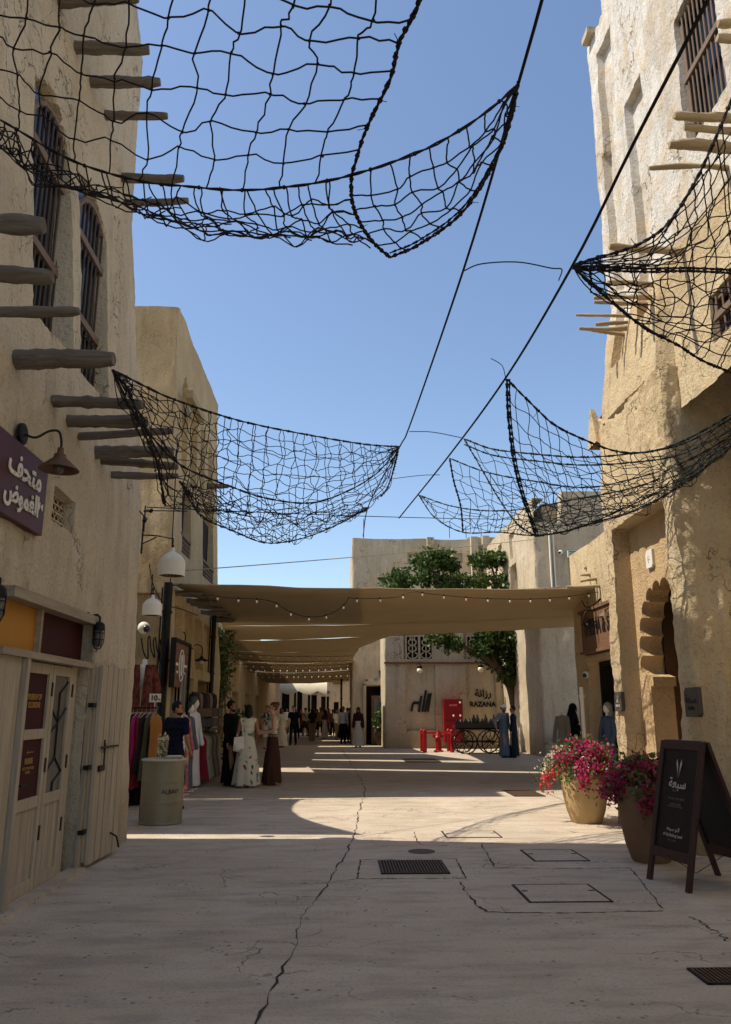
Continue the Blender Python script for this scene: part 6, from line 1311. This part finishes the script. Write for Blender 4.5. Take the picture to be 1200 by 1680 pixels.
def rail(label, a, b, z, legs=True):
    a = Vector(a); b = Vector(b); t = thing('clothes_rail', label, 'clothes rail', a, 0, 'black clothes rails on the left'); c = MB(); c.tube([(0, 0, z), tuple((b - a) + Vector((0, 0, z)))], .014, 8); c.build('bar', M_['iron'], t)
    if legs:
        for p in (Vector(), b - a): MB().tube([(p.x, p.y, 0), (p.x, p.y, z)], .014, 8).box((p.x, p.y, .02), (.05, .4, .03)).build('upright', M_['iron'], t)
dG = lambda px, Y: (at(px, 1200, Y).x, Y)
g0 = dG(214, 14.7); g1 = dG(268, 14.7); rail('low black clothes rail right behind the drum', (g0[0] - .3, 14.7, 0), (g1[0], 14.7, 0), 1.66)
ftc = [('221a20', 'black garment with plum lining, first on the near rail'), ('a8326e', 'magenta pink garment on the near rail'), ('7c2430', 'dark red garment below the pink one on the near rail'), ('2a2a24', 'charcoal garment in the middle of the near rail'), ('54543a', 'olive green garment on the near rail'), ('1c1a20', 'black garment beside the orange dress')]
for i, (h, lb_) in enumerate(ftc): garment(lb_, dG(217 + 7 * i, 14.7), R(72 + 6 * (i % 3)), .42, 1.0 + .12 * (i % 3), cloth(h, .2), 'garment', ztop=1.58, seed=i)
garment('sleeveless orange dress hanging from a wooden hanger behind the drum', dG(255, 14.55), R(8), .23, 1.05, cloth('b97a40', .15), flare=1.2, ztop=1.57, seed=11)
for i, (h, lb_) in enumerate((('201d24', 'long dark skirt at the foot of the near rail, leftmost'), ('3a1822', 'wine coloured skirt at the foot of the near rail'), ('15161a', 'black skirt at the foot of the near rail, behind the drum'))): garment(lb_, dG(216 + 11 * i, 15.0), R(60), .5, .72, cloth(h, .2), 'garment', ztop=.78, hanger=False, seed=20 + i)
# bust with rust red wrap jacket
p = at(237, 1100, 15.2); t = thing('bust_form', 'white bust wearing a rust red wrap jacket above the near rail', 'mannequin', p)
MB().lathe([(.09, -.35), (.12, -.15), (.16, .02), (.12, .09), (.05, .12), (.045, .2), (.02, .21)], n=16, sy=.65).build('bust', M_['white'], t, sm=True)
q = MB()
for s in (-1, 1):
    rows = []; 
    for j in range(9):
        v = j / 8; z = .1 - .85 * v; xi = s * (.05 * (1 - v)) - s * .0; xo = s * (.17 + .07 * v)
        rows.append([(xi, -.13 - .01 * v, z), ((xi + xo) / 2, -.15 + .02 * math.sin(v * 9), z), (xo, -.09, z), (xo * .98, .09, z)])
    V_ = [c for r in rows for c in r]; q.add(V_, [(j * 4 + i, j * 4 + i + 1, (j + 1) * 4 + i + 1, (j + 1) * 4 + i) for j in range(8) for i in range(3)])
    q.capsule((s * .17, 0, .04), (s * .27, -.04, -.35), .07, .085, 10)
q.build('jacket', patterned('rust_knit', '6f3527', ['4b2019'], 14, .5), t, sm=True)
# mannequins in long dresses
def mannequin(label, pos, rz, top, sk, head=True, m=None, w=.24, H=1.75, scarf=None):
    t = thing('mannequin', label, 'mannequin', (pos[0], pos[1], 0), rz, 'dressed mannequins and long gowns'); k = H / 1.75; rows = 20; ns = 36; vs = []
    for j in range(rows + 1):
        z = 1.5 - (1.5 - .06) * j / rows; v = j / rows; rx = np.interp(z, [0, .5, .95, 1.1, 1.3, 1.42, 1.5], [w, w * .8, .17, .13, .16, .165, .06]); ry = rx * .7
        for i in range(ns): a = 2 * math.pi * i / ns; f = 1 + .08 * v * math.sin(a * 8 + v * 2); vs.append((rx * f * math.cos(a) * k, ry * f * math.sin(a) * k, z * k))
    fs = [(j * ns + i, j * ns + (i + 1) % ns, (j + 1) * ns + (i + 1) % ns, (j + 1) * ns + i) for j in range(rows) for i in range(ns)]
    q = MB(); q.add(vs, fs); q.build('gown', m or cloth(top, .1), t, sm=True)
    if head: MB().lathe([(.05, 1.46 * k), (.045, 1.55 * k)], n=12).ball((0, -.01, 1.65 * k), .075, .09, .115).ball((0, -.095, 1.645 * k), .014, .018, .022, 8, 5).build('head', M_['white'], t, sm=True)
    else: MB().lathe([(.05, 1.46 * k), (.045, 1.56 * k), (.01, 1.57 * k)], n=12).build('neck', M_['white'], t, sm=True)
    for s in (-1, 1): MB().capsule((s * .165 * k, 0, 1.42 * k), (s * .24 * k, -.03, 1.12 * k), .06, .055, 10).capsule((s * .24 * k, -.03, 1.12 * k), (s * .23 * k, -.1, .86 * k), .05, .055, 10).build('sleeve', m or cloth(sk, .1), t, sm=True)
    MB().lathe([(.16, 0), (.16, .015), (.02, .03), (.015, .5)], n=16).build('stand', M_['white'], t)
    if scarf: MB().ball((0, .03, 1.69 * k), .10, .11, .12).capsule((0, .06, 1.62 * k), (0, .07, 1.45 * k), .08, .12, 12).build('headscarf', cloth(scarf), t, sm=True)
    return t
mm = lambda px, Y: (at(px, 1250, Y).x, Y)
mannequin('pale headless mannequin in a cream gown beside the man in navy', mm(292, 16.3), R(80), 'd5cdbc', 'd5cdbc', False, w=.2)
mannequin('headless mannequin in a rose pink beaded gown', mm(300, 16.7), R(80), 'b3606c', 'b3606c', False, m=patterned('pink_beaded', 'b3606c', ['d39a72', '8c3f4c'], 12, .55), w=.19)
mannequin('mannequin in a teal grey gown and dark scarf between pink and white ones', mm(307, 17.3), R(80), '54696c', '54696c', True, w=.19, scarf='39413f')
mannequin('white faced mannequin in a long white gown, tallest of the row', mm(315, 17.9), R(75), 'dcdadd', 'dcdadd', True, w=.24, H=1.86, scarf='59605c')
r0_ = mm(322, 18.3); r1_ = mm(350, 20.6); rail('long black clothes rail beyond the row of mannequins', (r0_[0], 18.3, 0), (r1_[0], 20.6, 0), 1.15)
gc = [('8c2a3b', 'crimson gown, first on the far rail'), ('b9b08f', 'cream patterned gown on the far rail, second from left'), ('a9a283', 'sage cream gown on the far rail, third from left'), ('6f6552', 'brown grey gown on the far rail, fourth from left'), ('8e8474', 'taupe gown on the far rail, fifth from left'), ('6b5d50', 'dull brown gown on the far rail, sixth from left'), ('9a8f7e', 'beige gown on the far rail, last before the pole')]
for i, (h, lb_) in enumerate(gc):
    u = (i + .5) / len(gc); x = r0_[0] + (r1_[0] - r0_[0]) * u; y = 18.3 + 2.3 * u; garment(lb_, (x, y), R(-15), .40, .98, patterned('g' + h, h, ['6c5f48'], 9, .62) if i in (1, 2) else cloth(h), ztop=1.13, seed=30 + i)
# upper display rail with draped scarves and folded stack
u0 = at(316, 1136, 18.4); u1 = at(352, 1138, 20.4); t = thing('display_rail', 'high rail draped with brown scarves and caps behind the gowns', 'display rail', u0)
MB().tube([(0, 0, 0), tuple(u1 - u0)], .016).build('bar', M_['dwood'], t); me = None
for i in range(9):
    q = (u1 - u0) * ((i + .5) / 9); g = MB(); g.lathe([(.02, 0), (.09, -.04), (.11, -.2), (.10, -.34), (.08, -.4)], tuple(q), 12, sy=.7); g.build('scarf', cloth(('4a3634', '5b4640', '8c8178', '3c2b2c')[i % 4], .3), t, sm=True)
v0 = at(322, 1160, 18.5); v1 = at(350, 1190, 20.3)
t = thing('folded_cloth_shelf', 'shelf of folded grey brown cloths between the scarves and the gowns', 'shelf', v0)
for i in range(3):
    for j in range(2): a_ = v0.lerp(v1, i / 3); MB().box((a_.x - v0.x + .12, a_.y - v0.y + .3, -.12 - .22 * j), (.30, .6, .19), j=.01).build('folded_cloth', cloth(('7c6650', '5e5752', '6a625b')[(i + j) % 3], .2), t, bevel=.01)
MB().box((.3, 1.0, -.5), (.06, 2.1, .05)).build('board', M_['dwood'], t)
# dark hanging belts and bags under the wooden sign
p = at(290, 1140, 16.15); t = thing('hanging_belts', 'dark curtain like bundle of hanging belts under the plank sign', 'belts', p)
for i in range(8): MB().span((-.22 + .06 * i, -.02 - .01 * (i % 3), -.35 - .04 * (i % 3)), (-.185 + .06 * i, .02, .42)).build('strap', cloth(('14110f', '1d1917', '8c8478', '120f0e')[i % 4] if i != 5 else '9a9287', .2), t)
# shop on the right: garments and mannequins
sx = lambda px, X: (X, atx(px, 1200, X).y)
mannequin('grey white headless gown leftmost in front of the right shop', (at(924, 1200, 20.8).x, 20.8), R(-60), '8f887c', '8f887c', False, w=.22)
mannequin('mannequin in a taupe grey coat and dark hood by the right shop door', sx(969, 6.35), R(-70), '5a5048', '5a5048', True, w=.24, scarf='2a2524')
mannequin('mannequin in a pale headscarf and slate blue coat at the archway pier', sx(999, 6.25), R(-70), '4a5a6c', '4a5a6c', True, w=.25, scarf='8d8b85')
mannequin('black robed mannequin inside the right shop doorway', sx(985, 6.9), R(-70), '15141a', '15141a', True, w=.25, scarf='121114')
p = at(955, 1145, 18.9); t = thing('white_pipe', 'short white pipe standing by the right shop pilaster', 'pipe', (p.x, p.y, 0)); MB().tube([(0, 0, 0), (0, 0, p.z + .25)], .05, 12).lathe([(.07, 0), (.07, .08)], (0, 0, p.z), 12).build('pipe', M_['white'], t)
for lab, px, py, Y in (('black lamp with conical shade left above the brown right shop sign', 964, 1020, 18.7), ('black lamp with conical shade right above the brown shop sign by the pier', 992, 1008, 17.0)):
    p = at(px, py, Y); t = thing('cone_lamp', lab, 'wall lamp', p, 0, 'cone lamps over the right shop sign'); MB().lathe([(.03, .1), (.05, .05), (.15, -.05), (.14, -.055)], n=16, cap=False).build('shade', M_['rust'], t); MB().tube([(XS - p.x, 0, .12), (.1, 0, .14), (0, 0, .08)], .014).build('arm', M_['iron'], t); MB().ball((0, 0, -.04), .04).build('bulb', M_['bulb'], t)
cable('looped_cable', 'loops of dark cable hanging over the right shop sign', [at(x, y, 18) for x, y in ((955, 985), (962, 996), (975, 992), (985, 982), (975, 1000), (962, 1003), (957, 1020), (968, 1030), (990, 1000))], .014, 'cable')
# little things on roofs
for px in (597,): p = at(px, 882, 40); t = thing('antenna', 'thin mast on the roof edge of the pale street facing building', 'antenna', p); MB().tube([(0, 0, -.1), (0, 0, 1.0)], .02).build('mast', M_['iron'], t)
for i, px in enumerate((738, 765, 790)): p = at(px, 880, 41); t = thing('antenna', ('left', 'middle', 'right')[i] + ' one of three thin roof masts behind the net', 'antenna', p, 0, 'roof masts'); MB().tube([(0, 0, -.1), (0, 0, .6)], .018).build('mast', M_['iron'], t)
p = at(1018, 52, 11.6); shrub_p = []
t = thing('dry_twigs', 'dry brush lying on the top of the white tower', 'brush', p); b = MB()
for k in range(26): a = random.uniform(0, 6.3); b.tube([(random.uniform(-.1, .15), random.uniform(-.2, .2), -.1), (random.uniform(-.25, .1), random.uniform(-.3, .3), random.uniform(.0, .5))], .006, 3)
b.build('twigs', M_['log'], t)['kind'] = 'stuff'
